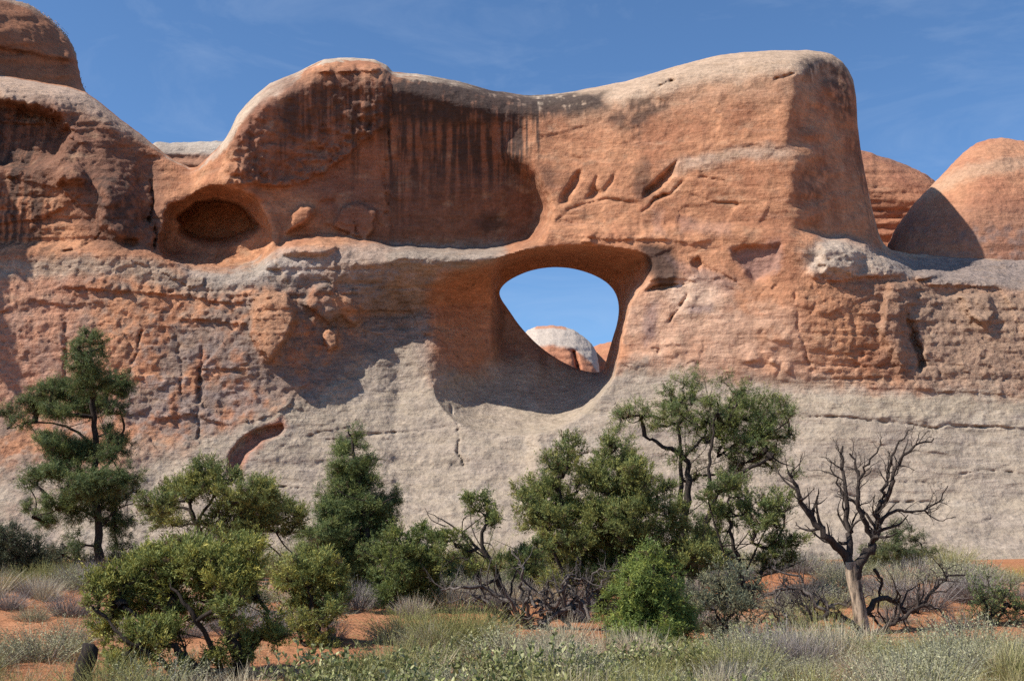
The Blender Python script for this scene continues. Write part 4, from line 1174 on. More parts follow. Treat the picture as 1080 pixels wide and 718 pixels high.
tree('juniper_tree', 'narrow upright yellowish juniper growing close against the slim dark pinyon', 'juniper tree', 330, 16.5,
     [([(326, 712), (330, 680), (328, 650), (326, 615)], .07, .025), ([(329, 672), (345, 640, .2), (350, 620, .2)], .04, .015), ([(329, 690), (312, 665, -.2), (306, 640, -.2)], .04, .015)],
     [(314, 604, 18, 12), (335, 600, 20, 12), (352, 612, 14, 12), (310, 622, 16, 12), (330, 622, 20, 13), (348, 632, 16, 12), (312, 642, 14, 10), (330, 645, 16, 11), (340, 660, 14, 8), (318, 662, 12, 7), (345, 648, 12, 8), (300, 690, 14, 5), (335, 686, 16, 5), (352, 680, 10, 5)],
     'juniper', YG, .205, .18, 15, spread=.35)
tree('juniper_shrub', 'low dark green juniper bush beside the slim pinyon, red sand at its foot', 'juniper bush', 432, 21,
     [([(432, 658), (432, 630), (428, 600), (424, 575)], .06, .02), ([(433, 640), (448, 610, .2), (452, 585, .2)], .04, .015), ([(432, 645), (412, 620, -.2), (406, 600, -.2)], .04, .015)],
     [(424, 572, 16, 10), (446, 556, 8, 8), (450, 575, 12, 10), (412, 588, 16, 10), (434, 592, 20, 12), (456, 598, 12, 10), (405, 608, 12, 9), (426, 614, 22, 12), (450, 618, 18, 11), (415, 630, 18, 9), (440, 636, 22, 10), (460, 640, 10, 7), (428, 648, 18, 7)],
     'juniper', (.105, .130, .038), .215, .18, 16, spread=.4)
tree('juniper_tree', 'scraggly half dead juniper with leaning bare limbs and a small green tuft on top', 'juniper tree', 512, 19.5,
     [([(540, 668), (530, 620), (515, 590), (508, 570), (512, 550), (516, 538)], .085, .02), ([(512, 585), (490, 565, .2), (470, 550, .2), (450, 540, .3)], .035, .006), ([(520, 605), (500, 598, -.2), (480, 585, -.2)], .04, .01), ([(528, 615), (545, 600, .2), (556, 590, .2)], .035, .01)],
     [(508, 530, 13, 8), (520, 538, 10, 7), (500, 540, 9, 6), (514, 550, 8, 5), (526, 552, 6, 5), (474, 572, 14, 10), (484, 584, 12, 8), (470, 588, 9, 6), (540, 585, 15, 7), (556, 592, 10, 6), (495, 600, 9, 6), (530, 598, 9, 5), (565, 578, 9, 6)],
     'juniper', (.110, .132, .040), .21, .17, 17, spread=.4,
     bare=[([(470, 555, .2), (455, 548, .3), (448, 535, .3)], .012), ([(525, 610), (500, 620, -.3), (478, 618, -.4), (462, 628, -.4)], .03), ([(530, 625), (548, 640, -.3), (560, 650, -.3)], .025), ([(515, 590), (498, 578, -.3), (486, 562, -.3)], .018)])
tree('juniper_tree', 'dense double humped juniper left of the tallest tree, thick with dark foliage', 'juniper tree', 625, 21.5,
     [([(630, 660), (625, 620), (605, 580), (592, 540), (590, 500)], .10, .03), ([(628, 640), (645, 600, .2), (655, 550, .3), (658, 500, .3)], .10, .03), ([(628, 625), (670, 590, -.2), (695, 560, -.2)], .06, .02), ([(615, 600), (580, 570, -.2), (560, 540, -.2)], .05, .02)],
     [(598, 470, 12, 8), (608, 480, 10, 8), (590, 488, 17, 10), (598, 505, 20, 12), (575, 510, 13, 9), (562, 520, 18, 11), (548, 530, 9, 10), (585, 528, 24, 12), (575, 548, 24, 12), (604, 545, 18, 13), (560, 555, 10, 8), (595, 568, 24, 12), (575, 585, 18, 11), (604, 592, 20, 11),
      (648, 470, 14, 9), (642, 482, 17, 10), (662, 488, 18, 11), (648, 502, 26, 13), (676, 505, 16, 12), (640, 522, 24, 13), (668, 526, 26, 14), (632, 545, 22, 12), (658, 548, 28, 14), (690, 540, 14, 14), (622, 568, 22, 12), (650, 572, 28, 14), (682, 568, 22, 14),
      (630, 592, 24, 11), (660, 592, 24, 11), (700, 590, 18, 14), (690, 610, 18, 10), (702, 522, 12, 13), (708, 545, 15, 15), (718, 572, 17, 14), (738, 590, 18, 12), (720, 600, 20, 12), (746, 566, 11, 12), (600, 612, 22, 10), (650, 612, 26, 9)],
     'juniper', JUN2, .24, .20, 18, spread=.8)
tree('pinyon_pine', 'tallest pinyon in the middle, two dark leaning trunks under a wide broken crown', 'pine tree', 722, 24,
     [([(718, 630), (716, 590), (722, 545), (727, 510), (722, 482), (700, 470), (680, 460)], .14, .04), ([(730, 632), (728, 600, .3), (722, 560, .4), (718, 525, .4), (718, 480, .4), (716, 445, .3)], .11, .035),
      ([(740, 632), (742, 580, -.3), (752, 530, -.4), (770, 505, -.5), (795, 492, -.5), (815, 482, -.5)], .11, .03), ([(752, 530, -.4), (748, 495, -.5), (752, 455, -.5), (758, 430, -.5)], .06, .02), ([(722, 482), (740, 462, .2), (748, 440, .3)], .05, .02)],
     [(662, 440, 14, 8), (650, 446, 9, 6), (672, 432, 12, 7), (690, 448, 10, 7), (716, 404, 10, 8), (724, 414, 15, 9), (708, 420, 15, 9), (726, 430, 16, 9), (705, 438, 14, 8), (742, 412, 10, 7), (744, 432, 11, 9), (756, 446, 9, 8),
      (722, 448, 16, 8), (778, 412, 12, 7), (780, 426, 18, 10), (764, 436, 12, 8), (800, 436, 18, 9), (820, 430, 13, 8), (832, 440, 7, 6), (790, 450, 24, 10), (816, 452, 16, 9), (765, 462, 18, 8), (795, 470, 24, 9), (824, 470, 10, 8), (770, 480, 14, 7), (812, 486, 16, 7),
      (732, 400, 8, 7), (692, 432, 12, 8), (754, 425, 10, 8), (740, 450, 14, 8), (765, 405, 9, 6), (808, 425, 14, 8), (785, 488, 14, 7), (770, 500, 14, 8), (735, 500, 10, 9), (712, 480, 10, 8), (836, 462, 7, 6), (700, 470, 9, 6), (735, 470, 8, 6), (838, 492, 8, 7)],
     'pine', (.120, .145, .046), .25, .20, 19, n_tw=9, spread=1.0)
tree('juniper_tree', 'ragged juniper with bare grey twigs, between the tallest pinyon and the bare dead tree', 'juniper tree', 785, 21.5,
     [([(790, 655), (786, 620), (775, 580), (770, 545), (768, 520)], .08, .025), ([(787, 630), (805, 600, .2), (822, 570, .2), (828, 545, .2)], .06, .02), ([(780, 600), (760, 570, -.2), (750, 540, -.2)], .04, .015)],
     [(770, 512, 16, 9), (752, 522, 12, 8), (785, 525, 12, 8), (758, 542, 14, 9), (778, 545, 14, 8), (805, 535, 16, 9), (824, 532, 14, 9), (836, 548, 10, 9), (812, 555, 16, 9), (800, 575, 14, 9), (822, 578, 16, 9), (838, 572, 10, 8), (810, 595, 16, 7), (834, 592, 9, 6), (755, 562, 10, 7)],
     'juniper', (.115, .135, .044), .225, .18, 20, spread=.5,
     bare=[([(795, 610, .1), (825, 600, -.2), (850, 590, -.3)], .025), ([(788, 600), (810, 555, -.3), (835, 535, -.4), (860, 530, -.4)], .018), ([(775, 580), (790, 560, -.4), (800, 540, -.4)], .015), ([(770, 600), (752, 600, -.3), (735, 610, -.4)], .02)])
tree('young_pinyon', 'young cone shaped bright green conifer in front of the dense double humped juniper', 'pine tree', 686, 16.5,
     [([(686, 705), (687, 660), (688, 610), (688, 582)], .05, .01)],
     [(688, 584, 6, 8), (687, 598, 15, 9), (680, 612, 22, 10), (702, 614, 14, 9), (672, 630, 24, 11), (700, 630, 24, 11), (664, 648, 24, 11), (690, 648, 24, 12), (714, 648, 14, 10), (656, 665, 20, 10), (684, 668, 26, 11), (714, 666, 16, 10), (660, 682, 22, 8), (690, 684, 26, 8), (716, 682, 14, 7)],
     'pine', (.130, .168, .040), .20, .185, 21, spread=.3)
tree('juniper_shrub', 'small dark juniper sapling just behind the bare dead tree', 'juniper bush', 944, 30,
     [([(944, 608), (944, 585), (946, 560)], .05, .015), ([(944, 600), (960, 580, .2), (978, 572, .2)], .03, .01), ([(944, 600), (925, 585, .2), (912, 580, .2)], .03, .01)],
     [(946, 558, 8, 8), (938, 570, 11, 8), (956, 568, 10, 7), (926, 582, 13, 7), (948, 582, 16, 8), (972, 574, 10, 6), (984, 582, 7, 5), (962, 590, 16, 6), (934, 594, 18, 6), (916, 592, 8, 5)],
     'pine', (.085, .100, .042), .27, .20, 22, spread=.4)
for k, (nm, lab, b_, dd, bl, gcol, sd) in enumerate((
    ('oak_shrub', 'dark blue green thicket shrub in the shade beside the trunk of the lone pinyon', 20, 29,
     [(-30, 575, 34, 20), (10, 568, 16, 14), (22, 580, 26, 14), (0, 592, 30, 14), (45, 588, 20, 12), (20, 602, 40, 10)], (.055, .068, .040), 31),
    ('oak_shrub', 'low dark shrub pressed between the pinyon trunk and the gnarled juniper', 95, 28,
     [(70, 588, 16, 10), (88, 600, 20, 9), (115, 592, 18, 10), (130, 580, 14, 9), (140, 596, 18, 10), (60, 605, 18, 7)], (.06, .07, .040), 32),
    ('sagebrush', 'wide dull grey green brush under the tallest pinyon, beside the young cone shaped conifer', 762, 18,
     [(745, 620, 18, 12), (770, 615, 22, 13), (792, 625, 16, 13), (738, 640, 18, 13), (765, 642, 26, 13), (790, 648, 16, 11), (745, 660, 20, 9), (772, 664, 22, 7)], (.15, .155, .095), 33),
    ('leafy_bush', 'rounded fresh green bush growing to the right of the dead tree', 1046, 19,
     [(1040, 618, 14, 9), (1060, 622, 16, 10), (1035, 634, 18, 9), (1065, 638, 18, 9), (1048, 650, 24, 8), (1080, 640, 14, 9), (1030, 646, 12, 7)], (.12, .145, .055), 34))):
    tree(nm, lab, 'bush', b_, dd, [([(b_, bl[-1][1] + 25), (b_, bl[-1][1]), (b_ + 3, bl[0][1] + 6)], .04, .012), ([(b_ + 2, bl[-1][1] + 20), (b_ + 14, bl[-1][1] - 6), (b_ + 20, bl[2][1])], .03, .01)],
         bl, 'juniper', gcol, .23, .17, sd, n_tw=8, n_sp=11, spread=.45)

for nm, lab, b_, dd, bl, gcol, sd in (
    ('juniper_shrub', 'small round juniper bush tucked behind the scraggly half dead juniper', 478, 26, [(470, 600, 16, 10), (488, 608, 16, 10), (476, 620, 20, 10), (462, 615, 12, 9), (500, 622, 12, 8)], (.095, .115, .040), 71),
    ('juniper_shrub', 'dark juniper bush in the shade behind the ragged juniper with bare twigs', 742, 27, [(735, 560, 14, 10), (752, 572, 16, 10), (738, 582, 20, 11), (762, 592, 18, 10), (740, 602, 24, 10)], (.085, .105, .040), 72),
    ('juniper_shrub', 'low juniper bush between the scraggly juniper and the double humped one', 560, 25, [(548, 598, 14, 9), (566, 592, 14, 9), (556, 612, 22, 10), (580, 612, 16, 9), (540, 622, 14, 8)], (.10, .12, .042), 73)):
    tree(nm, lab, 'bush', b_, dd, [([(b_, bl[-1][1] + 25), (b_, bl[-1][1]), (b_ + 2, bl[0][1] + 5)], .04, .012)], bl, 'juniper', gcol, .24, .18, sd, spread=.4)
# ------------------------------------------------------------------ dead wood
STRIPPED = bark_mat('stripped_trunk', (.045, .034, .028), (.45, .34, .24), 2.6)
STRIPPED.node_tree.nodes['Color Ramp'].color_ramp.elements[0].position = .40
STRIPPED.node_tree.nodes['Color Ramp'].color_ramp.elements[1].position = .56
def dead_tree():
    r = np.random.default_rng(41)
    dist = 18.0
    bx = ray(908, 600)[0] * dist
    org = np.array((bx, dist, gz(bx, dist)))
    root = empty('dead_tree', org)
    tag(root, 'bare dead tree with a pale stripped trunk and many forking dark branches', 'dead tree')
    def P3(pl): return [PT(p[0], p[1], dist + (p[2] if len(p) > 2 else 0)) for p in pl]
    tk = Tubes()
    p = P3([(914, 684), (909, 662), (905, 635), (900, 610), (897, 592)]); p[0][2] = org[2] - .1
    tk.add(curve(p, 14), np.linspace(.125, .088, 14) * r.uniform(.94, 1.06, 14), 10)
    vv = tk.v[0]; vv[:] = vv + unit(vv - vv.mean(0)) * 0 + np.stack([fbm(vv * np.array((9, 9, 1.5)), 3, 43), fbm(vv * np.array((9, 9, 1.5)), 3, 44), 0 * vv[:, 0]], 1) * .025
    o = tk.build('trunk', STRIPPED, root, org)
    main = [([(898, 596), (893, 588), (880, 575, -.1), (866, 560, -.2), (853, 540, -.2), (843, 522, -.3), (836, 506, -.3), (831, 498, -.3)], .075, 3),
            ([(897, 598), (895, 570, .1), (892, 545, .1), (892, 520, .1), (888, 495, .2), (889, 470, .2)], .058, 3),
            ([(900, 612), (912, 590, 0), (922, 570, .1), (927, 552, .1), (925, 548, .1), (931, 525, .1), (936, 505, .2), (940, 485, .2)], .085, 3),
            ([(922, 568, .1), (912, 550, 0), (906, 530, -.1), (905, 508, -.1), (902, 490, -.1), (896, 478, -.1)], .05, 3),
            ([(931, 530, .1), (940, 512, -.1), (944, 495, -.1), (955, 480, -.2), (968, 468, -.2), (985, 462, -.2)], .04, 3),
            ([(927, 552, .1), (945, 538, .2), (960, 540, .2), (975, 538, .3), (990, 528, .3), (1000, 512, .3)], .03, 3),
            ([(940, 485, .2), (946, 470, .2), (955, 458, .2), (964, 448, .2)], .022, 2),
            ([(975, 538, .3), (990, 548, .3), (1008, 545, .3)], .014, 2),
            ([(905, 508, -.1), (914, 490, -.2), (925, 475, -.3), (930, 460, -.3)], .024, 2),
            ([(893, 530, .1), (884, 512, .2), (876, 492, .2), (872, 478, .2)], .02, 2),
            # low limbs
            ([(908, 668), (893, 654, -.3), (875, 648, -.4), (858, 652, -.5), (848, 645, -.5), (840, 632, -.5)], .06, 3),
            ([(906, 655), (925, 632, .1), (945, 634, .2), (958, 646, .2), (972, 638, .2), (985, 620, .2), (1000, 608, .2), (1018, 606, .2)], .052, 3),
            ([(908, 672), (930, 664, -.2), (948, 655, -.3), (968, 640, -.3), (985, 640, -.3), (1000, 650, -.3)], .045, 3),
            ([(903, 640), (918, 648, .2), (930, 662, .2), (938, 672, .2)], .03, 2),
            ([(922, 600, .1), (930, 615, .2), (926, 640, .3), (940, 668, .3)], .03, 2)]
    for pl, r0, dp in main:
        path = curve(P3(pl), len(pl) * 3)
        path[1:-1] += r.normal(size=(len(path) - 2, 3)) * (.012 + r0 * .16)
        br = Tubes()
        twigs(br, path, r0 * 1.05, r, dp, .74, 1.5, .55, .15)
        br.build('limb', DEADBARK, o, org)
dead_tree()
def tangle(name, label, base, dist, limbs, seed, mat=GREYWOOD, depth=3, dens=1.05):
    r = np.random.default_rng(seed)
    bx = ray(base, 600)[0] * dist
    org = np.array((bx, dist, gz(bx, dist)))
    tb = Tubes()
    for pl, r0 in limbs:
        p3 = [PT(p[0], p[1], dist + (p[2] if len(p) > 2 else r.uniform(-.3, .3))) for p in pl]
        path = curve(p3, len(pl) * 4)
        path[1:-1] += r.normal(size=(len(path) - 2, 3)) * .03
        twigs(tb, path, r0, r, depth, .7, dens, .48)
    o = tb.build(name, mat, None, org); o.location = org
    tag(o, label, 'dead branches')
    return o
r9 = np.random.default_rng(51)
limbs = []
for k in range(26):
    x0 = r9.uniform(520, 625); y0 = r9.uniform(640, 668)
    a = r9.uniform(-1.25, 1.25); l = r9.uniform(40, 85)
    x1 = x0 + math.sin(a) * l * .6; y1 = y0 - abs(math.cos(a)) * l * .45 - 4
    x2 = x1 + math.sin(a + r9.uniform(-.7, .7)) * l * .6; y2 = y1 - r9.uniform(-12, 30)
    limbs.append(([(x0, y0), (x1, y1), (x2, min(y2, 655))], r9.uniform(.018, .04)))
limbs += [([(566, 672), (575, 650), (590, 630), (600, 606)], .07), ([(560, 668), (540, 640), (520, 625), (490, 618), (465, 622)], .05), ([(572, 660), (600, 640), (625, 628), (640, 610)], .05), ([(555, 655), (548, 625), (552, 600), (540, 580)], .04)]
tangle('dead_juniper', 'tangle of dead grey juniper limbs heaped in the middle, left of the young conifer', 568, 18.6, limbs, 52)
limbs = []
for k in range(16):
    x0 = r9.uniform(815, 880); y0 = r9.uniform(630, 665); a = r9.uniform(-1.3, 1.3); l = r9.uniform(30, 65)
    x1 = x0 + math.sin(a) * l * .6; y1 = y0 - math.cos(a) * l * .5; x2 = x1 + math.sin(a + r9.uniform(-.8, .8)) * l * .5; y2 = y1 - r9.uniform(-10, 25)
    limbs.append(([(x0, y0), (x1, y1), (x2, y2)], r9.uniform(.012, .028)))
limbs += [([(895, 655), (862, 640), (840, 612), (815, 596)], .04), ([(880, 640), (850, 625), (825, 622), (800, 632)], .035)]
tangle('fallen_branches', 'fallen dead branches piled on red sand left of the bare dead tree', 850, 18.8, limbs, 53)
tangle('dead_shrub', 'leafless purple grey shrub on the red sand right of the dead tree', 1000, 18.2,
       [([(1000 + a, 690), (1000 + a * 3 + b, 665), (1000 + a * 6 + b * 1.5, 640 + abs(a) * 3)], .012) for a, b in zip(np.linspace(-6, 6, 13), r9.uniform(-6, 6, 13))], 54, bark_mat('purple_twigs', (.09, .07, .07), (.22, .17, .165)), 3, .9)
# charred stump
tb = Tubes()
bx = ray(94, 600)[0] * 12.4; zb = gz(bx, 12.4)
top = PT(96, 686, 12.4)
pts = curve([(bx, 12.4, zb - .1), (bx + .01, 12.4, (zb + top[2]) / 2), tuple(top)], 9)
tb.add(np.vstack([pts, pts[-1] + np.array((.02, 0, .02))]), np.concatenate([np.linspace(.12, .085, 9), [.01]]), 10)
v_ = tb.v[0]; v_[:] = v_ + (fbm(v_ * 7, 3, 61) * .03)[:, None] * np.array((1, 1, .2)); v_[80:] += np.array((0, 0, .05))
o = tb.build('tree_stump', CHAR, None, (bx, 12.4, zb)); o.location = (bx, 12.4, zb)
tag(o, 'charred dark stump under the low left side of the big bushy juniper', 'stump')
# ------------------------------------------------------------------ ground cover: brush, tufts, leafy stems
def ribbons(p0, d0, L, wid, bend, r, segs=4):
    """bent tapering blades; returns verts, quads and position along the blade"""
    n = len(p0)
    side = unit(np.cross(d0, r.normal(size=d0.shape)))
    p = p0.copy(); d_ = d0.copy(); vs = []
    for s in range(segs + 1):
        w = wid * (1 - s / segs) ** .6 * .5 + .0006
        vs += [p - side * w[:, None], p + side * w[:, None]]
        d_ = unit(d_ + bend)
        p = p + d_ * (L / segs)[:, None]
    v = np.stack(vs, 1)
    k = (segs + 1) * 2
    f = []
    for s in range(segs):
        b0 = np.arange(n) * k + 2 * s
        f.append(np.stack([b0, b0 + 1, b0 + 3, b0 + 2], 1))
    t = np.repeat(np.arange(segs + 1) / segs, 2)
    return v.reshape(-1, 3), np.concatenate(f).astype(np.int32), np.tile(t, n)
def join(parts):
    V, F, C, k = [], [], [], 0
    for v, f, c in parts:
        V.append(v); F.append(f + k); C.append(c); k += len(v)
    return np.concatenate(V), np.concatenate(F), np.concatenate(C)
def brush_mesh(seed, n, h, wd, cols_, tipcol, lean=.8, leaf=0, leafc=None, leafL=.025, leafW=.006, wid=.005):
    r = np.random.default_rng(seed)
    a = r.random(n) * 2 * math.pi; q = r.random(n) ** .6
    p0 = np.stack([np.cos(a) * q * wd * .35, np.sin(a) * q * wd * .35, np.full(n, -.02)], 1)
    d0 = unit(np.stack([np.cos(a) * q * lean, np.sin(a) * q * lean, np.ones(n)], 1) + r.normal(size=(n, 3)) * .18)
    L = h * r.uniform(.55, 1.1, n)
    bend = r.normal(size=(n, 3)) * .10 - np.array((0, 0, .03))
    v, f, t = ribbons(p0, d0, L, wid * r.uniform(.6, 1.4, n), bend, r)
    ci = np.array(cols_)[r.integers(0, len(cols_), n)] * r.uniform(.75, 1.25, (n, 1))
    c = np.repeat(ci, 10, 0); c = mix(c, np.array(tipcol), (.75 * sstep(.45, 1, t)))
    parts = [(v, f, c)]
    if leaf:
        m = n * leaf
        k = r.integers(0, n, m); s = r.integers(2, 5, m)
        vv = v.reshape(n, 5, 2, 3).mean(2)
        p = vv[k, s] * 1.0; p = p + (vv[k, s - 1] - p) * r.random((m, 1))
        d_ = unit(vv[k, s] - vv[k, s - 1] + unit(r.normal(size=(m, 3))) * .8)
        lv, lf = sprig_quads(p, d_, leafL * r.uniform(.6, 1.3, m), leafW * r.uniform(.7, 1.3, m), r)
        lc = np.repeat(np.array(leafc)[r.integers(0, len(leafc), m)] * r.uniform(.75, 1.25, (m, 1)), 4, 0)
        parts.append((lv, lf, lc))
    v, f, c = join(parts)
    return v, f, np.clip(c, .01, .7)
def leafy_mesh(seed, nst, h, wd):
    """upright grey stems with paired pale oval leaves; returns stems and leaves apart"""
    r = np.random.default_rng(seed)
    tb = Tubes(); LV = []; LD = []
    for k in range(nst):
        a = r.random() * 2 * math.pi; q = r.random() ** .5 * wd
        p = np.array((math.cos(a) * q, math.sin(a) * q, -.03)); dd = unit(np.array((math.cos(a) * .35, math.sin(a) * .35, 1)) + r.normal(size=3) * .2)
        l = h * r.uniform(.45, 1.1); pts = [p]
        for s in range(6):
            dd = unit(dd + r.normal(size=3) * .16); pts.append(pts[-1] + dd * l / 6)
        pts = np.array(pts); tb.add(pts, np.linspace(.006, .0025, 7), 4)
        for s in np.arange(.25, 1.01, .055):
            i = min(5, int(s * 6)); u = s * 6 - i
            b_ = pts[i] * (1 - u) + pts[i + 1] * u
            for w in (0, 1):
                LV.append(b_); LD.append(unit(unit(r.normal(size=3)) * .9 + dd * .5 + np.array((0, 0, .2))))
    LV = np.array(LV); LD = np.array(LD); m = len(LV)
    side = unit(np.cross(LD, r.normal(size=LD.shape))); L = r.uniform(.045, .08, m)[:, None]; Wd = r.uniform(.022, .038, m)[:, None]
    v = np.stack([LV, LV + LD * L * .3 + side * Wd * .45, LV + LD * L * .7 + side * Wd * .42, LV + LD * L, LV + LD * L * .7 - side * Wd * .42, LV + LD * L * .3 - side * Wd * .45], 1).reshape(-1, 3)
    b0 = np.arange(m)[:, None] * 6
    f = np.concatenate([b0 + np.array([[0, 1, 2, 5]]), b0 + np.array([[5, 2, 3, 4]])])
    c = np.repeat(np.array([(.30, .31, .12), (.14, .165, .055), (.44, .43, .22)])[r.integers(0, 3, m)] * r.uniform(.8, 1.2, (m, 1)), 6, 0)
    return tb, v, f, c
OLIVE = [(.26, .24, .10), (.31, .28, .12), (.21, .205, .09)]
STRAW = [(.46, .38, .25), (.38, .31, .20), (.54, .46, .33)]
GREYG = [(.31, .29, .18), (.26, .25, .15), (.37, .34, .225)]
PURP = [(.20, .165, .15), (.26, .22, .20), (.15, .12, .11)]
protos = {}
def proto(kind, k, v, f, c, mat=DRY):
    protos.setdefault(kind, []).append(lambda: mesh_np(kind, v, f, mat, None, c, smooth=False).data)
def make(kind, variants):
    out_ = []
    for fn in variants:
        v, f, c = fn
        o = mesh_np('x', v, f, DRY, None, c, smooth=False); out_.append(o.data); o.data.name = kind
        bpy.data.objects.remove(o)
    protos[kind] = out_
make('rabbitbrush', [brush_mesh(500 + k, 400, .58, .62, OLIVE, (.33, .31, .10), 1.0, 5, [(.21, .215, .075), (.30, .28, .10), (.16, .18, .07)], .03, .005) for k in range(4)])
make('yellow_rabbitbrush', [brush_mesh(520 + k, 520, .58, .62, OLIVE, (.42, .36, .07), 1.0, 5, [(.30, .28, .07), (.42, .36, .07)], .03, .007) for k in range(2)])
make('sagebrush', [brush_mesh(540 + k, 330, .52, .62, PURP + GREYG, (.27, .28, .20), 1.1, 9, [(.33, .32, .185), (.39, .37, .225), (.26, .26, .14)], .026, .010) for k in range(4)])
make('bunchgrass', [brush_mesh(560 + k, 300, .50, .42, STRAW, (.50, .44, .31), .75, 0, wid=.005) for k in range(3)])
make('green_grass', [brush_mesh(580 + k, 300, .50, .42, [(.22, .22, .085), (.32, .30, .13), (.42, .36, .20)], (.46, .41, .22), .7, 0, wid=.005) for k in range(3)])
make('twiggy_brush', [brush_mesh(600 + k, 480, .50, .55, PURP, (.36, .32, .30), 1.1, 2, [(.25, .22, .19), (.30, .29, .22)], .03, .004) for k in range(3)])
LEAFY = []
for k in range(4):
    tb, v, f, c = leafy_mesh(620 + k, 36, .62, .36)
    st = tb.build('stems', GREYWOOD); lf = mesh_np('leaves', v, f, LEAF, None, c, smooth=False)
    LEAFY.append((st.data, lf.data)); bpy.data.objects.remove(st); bpy.data.objects.remove(lf)
INFO = {'rabbitbrush': ('rabbitbrush', 'olive rabbitbrush clump'), 'yellow_rabbitbrush': ('rabbitbrush', 'yellow flowering rabbitbrush'), 'sagebrush': ('sagebrush', 'grey green sagebrush'), 'bunchgrass': ('grass tuft', 'straw coloured grass tuft'),
        'green_grass': ('grass tuft', 'greenish grass tuft'), 'twiggy_brush': ('dry shrub', 'purple grey twiggy shrub'), 'leafy_shrub': ('leafy shrub', 'pale oval leaved shrub')}
def where(px, d_):
    row = 'nearest the viewer' if d_ < 14.5 else 'on the low bank' if d_ < 28 else 'near the slickrock foot'
    if px < 95: s = 'left of the charred stump'
    elif px < 305: s = 'below the big bushy juniper'
    elif px < 440: s = 'by the bare sand patch'
    elif px < 640: s = 'below the tangle of dead limbs'
    elif px < 745: s = 'before the young cone shaped conifer'
    elif px < 860: s = 'below the wide dull brush'
    elif px < 965: s = 'at the foot of the bare dead tree'
    else: s = 'near the rounded fresh green bush'
    return row + ' ' + s
rs = np.random.default_rng(77)
def plant(kind, px, d_, sc=1.0, label=None):
    x = ray(px, 650)[0] * d_
    z = gz(x, d_) - .01
    cat, lab = INFO[kind]
    lab = label or (lab + ' ' + where(px, d_))
    if kind == 'leafy_shrub':
        o = empty(kind, (x, d_, z))
        st, lf = LEAFY[int(rs.integers(0, len(LEAFY)))]
        for nm, me in (('stems', st), ('leaves', lf)):
            c = bpy.data.objects.new(nm, me); COL.objects.link(c); c.parent = o
    else:
        o = bpy.data.objects.new(kind, protos[kind][int(rs.integers(0, len(protos[kind])))]); COL.objects.link(o)
        o.location = (x, d_, z)
    o.rotation_euler = (rs.uniform(-.08, .08), rs.uniform(-.08, .08), rs.uniform(0, 6.28))
    s = sc * rs.uniform(.85, 1.15); o.scale = (s * rs.uniform(.9, 1.2), s * rs.uniform(.9, 1.2), s)
    tag(o, lab, cat, lab if label is None else None)
    return o
# the ones that stand out
plant('yellow_rabbitbrush', 1068, 27, 1.0, 'yellow rabbitbrush in bloom at the far right below the slickrock')
plant('yellow_rabbitbrush', 1092, 26, 1.0, 'yellow rabbitbrush at the edge of view beyond the fresh green bush')
for px, d_, k, s in ((1020, 25, 'sagebrush', 1.3), (1045, 26, 'sagebrush', 1.2), (995, 25, 'sagebrush', 1.1), (965, 23, 'twiggy_brush', 1.1), (1030, 23, 'twiggy_brush', 1.1), (825, 15, 'twiggy_brush', 1.25), (815, 14.6, 'twiggy_brush', 1.1), (838, 14.8, 'bunchgrass', 1.1),
                    (345, 17, 'twiggy_brush', .7), (425, 17.2, 'rabbitbrush', 1.0), (412, 16.8, 'sagebrush', .8), (455, 16.8, 'rabbitbrush', 1.0), (485, 16.6, 'rabbitbrush', 1.15), (505, 16.5, 'rabbitbrush', 1.2), (528, 16.2, 'bunchgrass', 1.0), (470, 16, 'rabbitbrush', 1.0), (440, 16.0, 'sagebrush', .9),
                    (22, 24, 'rabbitbrush', 1.0), (45, 24.5, 'rabbitbrush', 1.05), (5, 24, 'bunchgrass', 1.0), (62, 25, 'rabbitbrush', .9), (75, 25, 'bunchgrass', .9), (34, 23.5, 'bunchgrass', .9), (-15, 24, 'rabbitbrush', 1.0), (52, 23, 'green_grass', .7),
                    (870, 22, 'green_grass', 1.1), (885, 21, 'sagebrush', .9), (930, 20.5, 'green_grass', .8), (865, 20, 'rabbitbrush', .9), (945, 22.5, 'sagebrush', 1.0), (918, 24, 'sagebrush', 1.0), (900, 24, 'rabbitbrush', .9)):
    plant(k, px, d_, s)
for k in range(70):
    d_ = rs.uniform(29, 50); px = rs.uniform(-40, 1120)
    if rs.random() < .5: px = rs.uniform(420, 900)
    plant(['sagebrush', 'twiggy_brush', 'rabbitbrush', 'sagebrush'][int(rs.integers(0, 4))], px, d_, rs.uniform(1.2, 2.1), None)
for lo_, hi_, n_, d0_, d1_ in ((90, 310, 20, 16, 26), (300, 470, 18, 18, 27), (470, 650, 26, 19.5, 28), (640, 830, 24, 19, 28), (830, 1000, 18, 19, 28), (-20, 100, 9, 18, 23), (1000, 1110, 8, 19, 25)):
    for k in range(n_):
        plant(['sagebrush', 'twiggy_brush', 'twiggy_brush', 'bunchgrass'][int(rs.integers(0, 4))], rs.uniform(lo_, hi_), rs.uniform(d0_, d1_), rs.uniform(.7, 1.35))
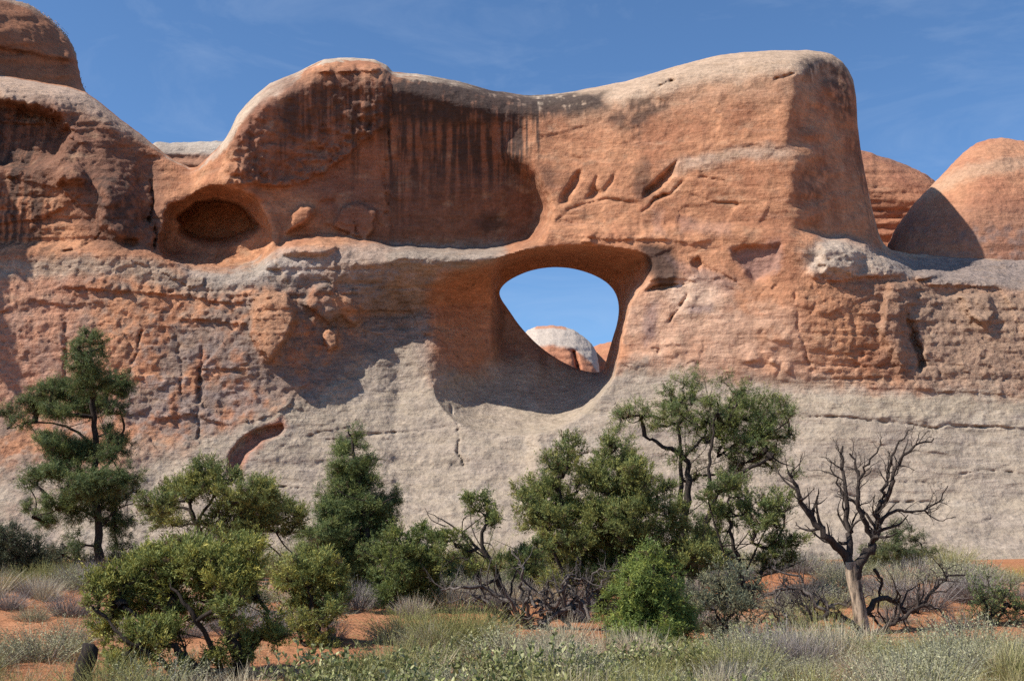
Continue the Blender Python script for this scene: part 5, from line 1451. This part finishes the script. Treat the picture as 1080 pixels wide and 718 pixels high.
# foreground belt
def pick(px, d_):
    u = rs.random()
    if px < 100: T_ = [('rabbitbrush', .30), ('green_grass', .2), ('sagebrush', .35), ('bunchgrass', .15)]
    elif px < 300: T_ = [('sagebrush', .6), ('bunchgrass', .15), ('rabbitbrush', .25)]
    elif px < 640: T_ = [('leafy_shrub', .62 if d_ < 13.5 else .2), ('sagebrush', .22), ('rabbitbrush', .12), ('bunchgrass', .3)]
    elif px < 760: T_ = [('leafy_shrub', .5 if d_ < 13.8 else .25), ('rabbitbrush', .25), ('bunchgrass', .2), ('sagebrush', .3)]
    elif px < 870: T_ = [('rabbitbrush', .3), ('sagebrush', .3), ('twiggy_brush', .15), ('bunchgrass', .12), ('leafy_shrub', .15), ('green_grass', .2)]
    else: T_ = [('green_grass', .32), ('bunchgrass', .15), ('rabbitbrush', .3), ('sagebrush', .28)]
    s = sum(b for a, b in T_)
    for a, b in T_:
        u -= b / s
        if u <= 0: return a
    return T_[0][0]
pts_ = []
for d_ in np.arange(10.2, 16.6, .42):
    half = 600 * d_ / FPX
    step = .54 + .02 * (d_ - 10)
    for x in np.arange(-half, half, step):
        X_ = x + rs.uniform(-.2, .2); Y_ = d_ + rs.uniform(-.2, .2)
        px = 540 + X_ / Y_ * FPX
        # leave the bare red sand open
        if 290 < px < 405 and Y_ > 13.6: continue
        if 90 < px < 330 and (Y_ > 12.2 or rs.random() < .55): continue
        if 405 <= px < 640 and Y_ > 16.0: continue
        if px < 112 and Y_ > 12.2 and rs.random() < .55: continue
        if 860 < px < 1030 and Y_ > 15.6 and rs.random() < .6: continue
        if Y_ > 15.2 and 640 < px < 740: continue
        if rs.random() < .22: continue
        sc = .5 + .65 * rs.random() ** 1.3
        if px > 850: sc *= 1.08
        plant(pick(px, Y_), px, Y_, sc)
# short dry grass and litter between the plants
r = np.random.default_rng(91)
n = 60000
d_ = r.uniform(9.8, 27, n) ** 1.0; px_ = r.uniform(-30, 1110, n)
x = (px_ - 540) / FPX * d_
p = np.stack([x, d_, 0 * x], 1)
keep = (fbm(p * .55, 3, 95) > np.interp(d_, [10, 15, 17, 27], [-.5, -.3, .05, .15]))
keep &= ~((px_ > 290) & (px_ < 420) & (d_ > 14) & (r.random(n) < .93))
x, d_ = x[keep], d_[keep]; n = len(x)
p0 = np.stack([x, d_, gh(x, d_) - .01], 1)
dr = unit(r.normal(size=(n, 3)) * .55 + np.array((0, 0, 1)))
v, f, t = ribbons(p0, dr, r.uniform(.08, .26, n), r.uniform(.003, .006, n), r.normal(size=(n, 3)) * .15, r, 3)
c = np.repeat(np.array(STRAW + OLIVE + GREYG)[r.integers(0, 9, n)] * r.uniform(.7, 1.2, (n, 1)), 8, 0)
tag(mesh_np('grass', v, f, DRY, None, np.clip(c, .01, .6), smooth=False), 'short dry grass scattered over the sand', 'grass', kind='stuff')
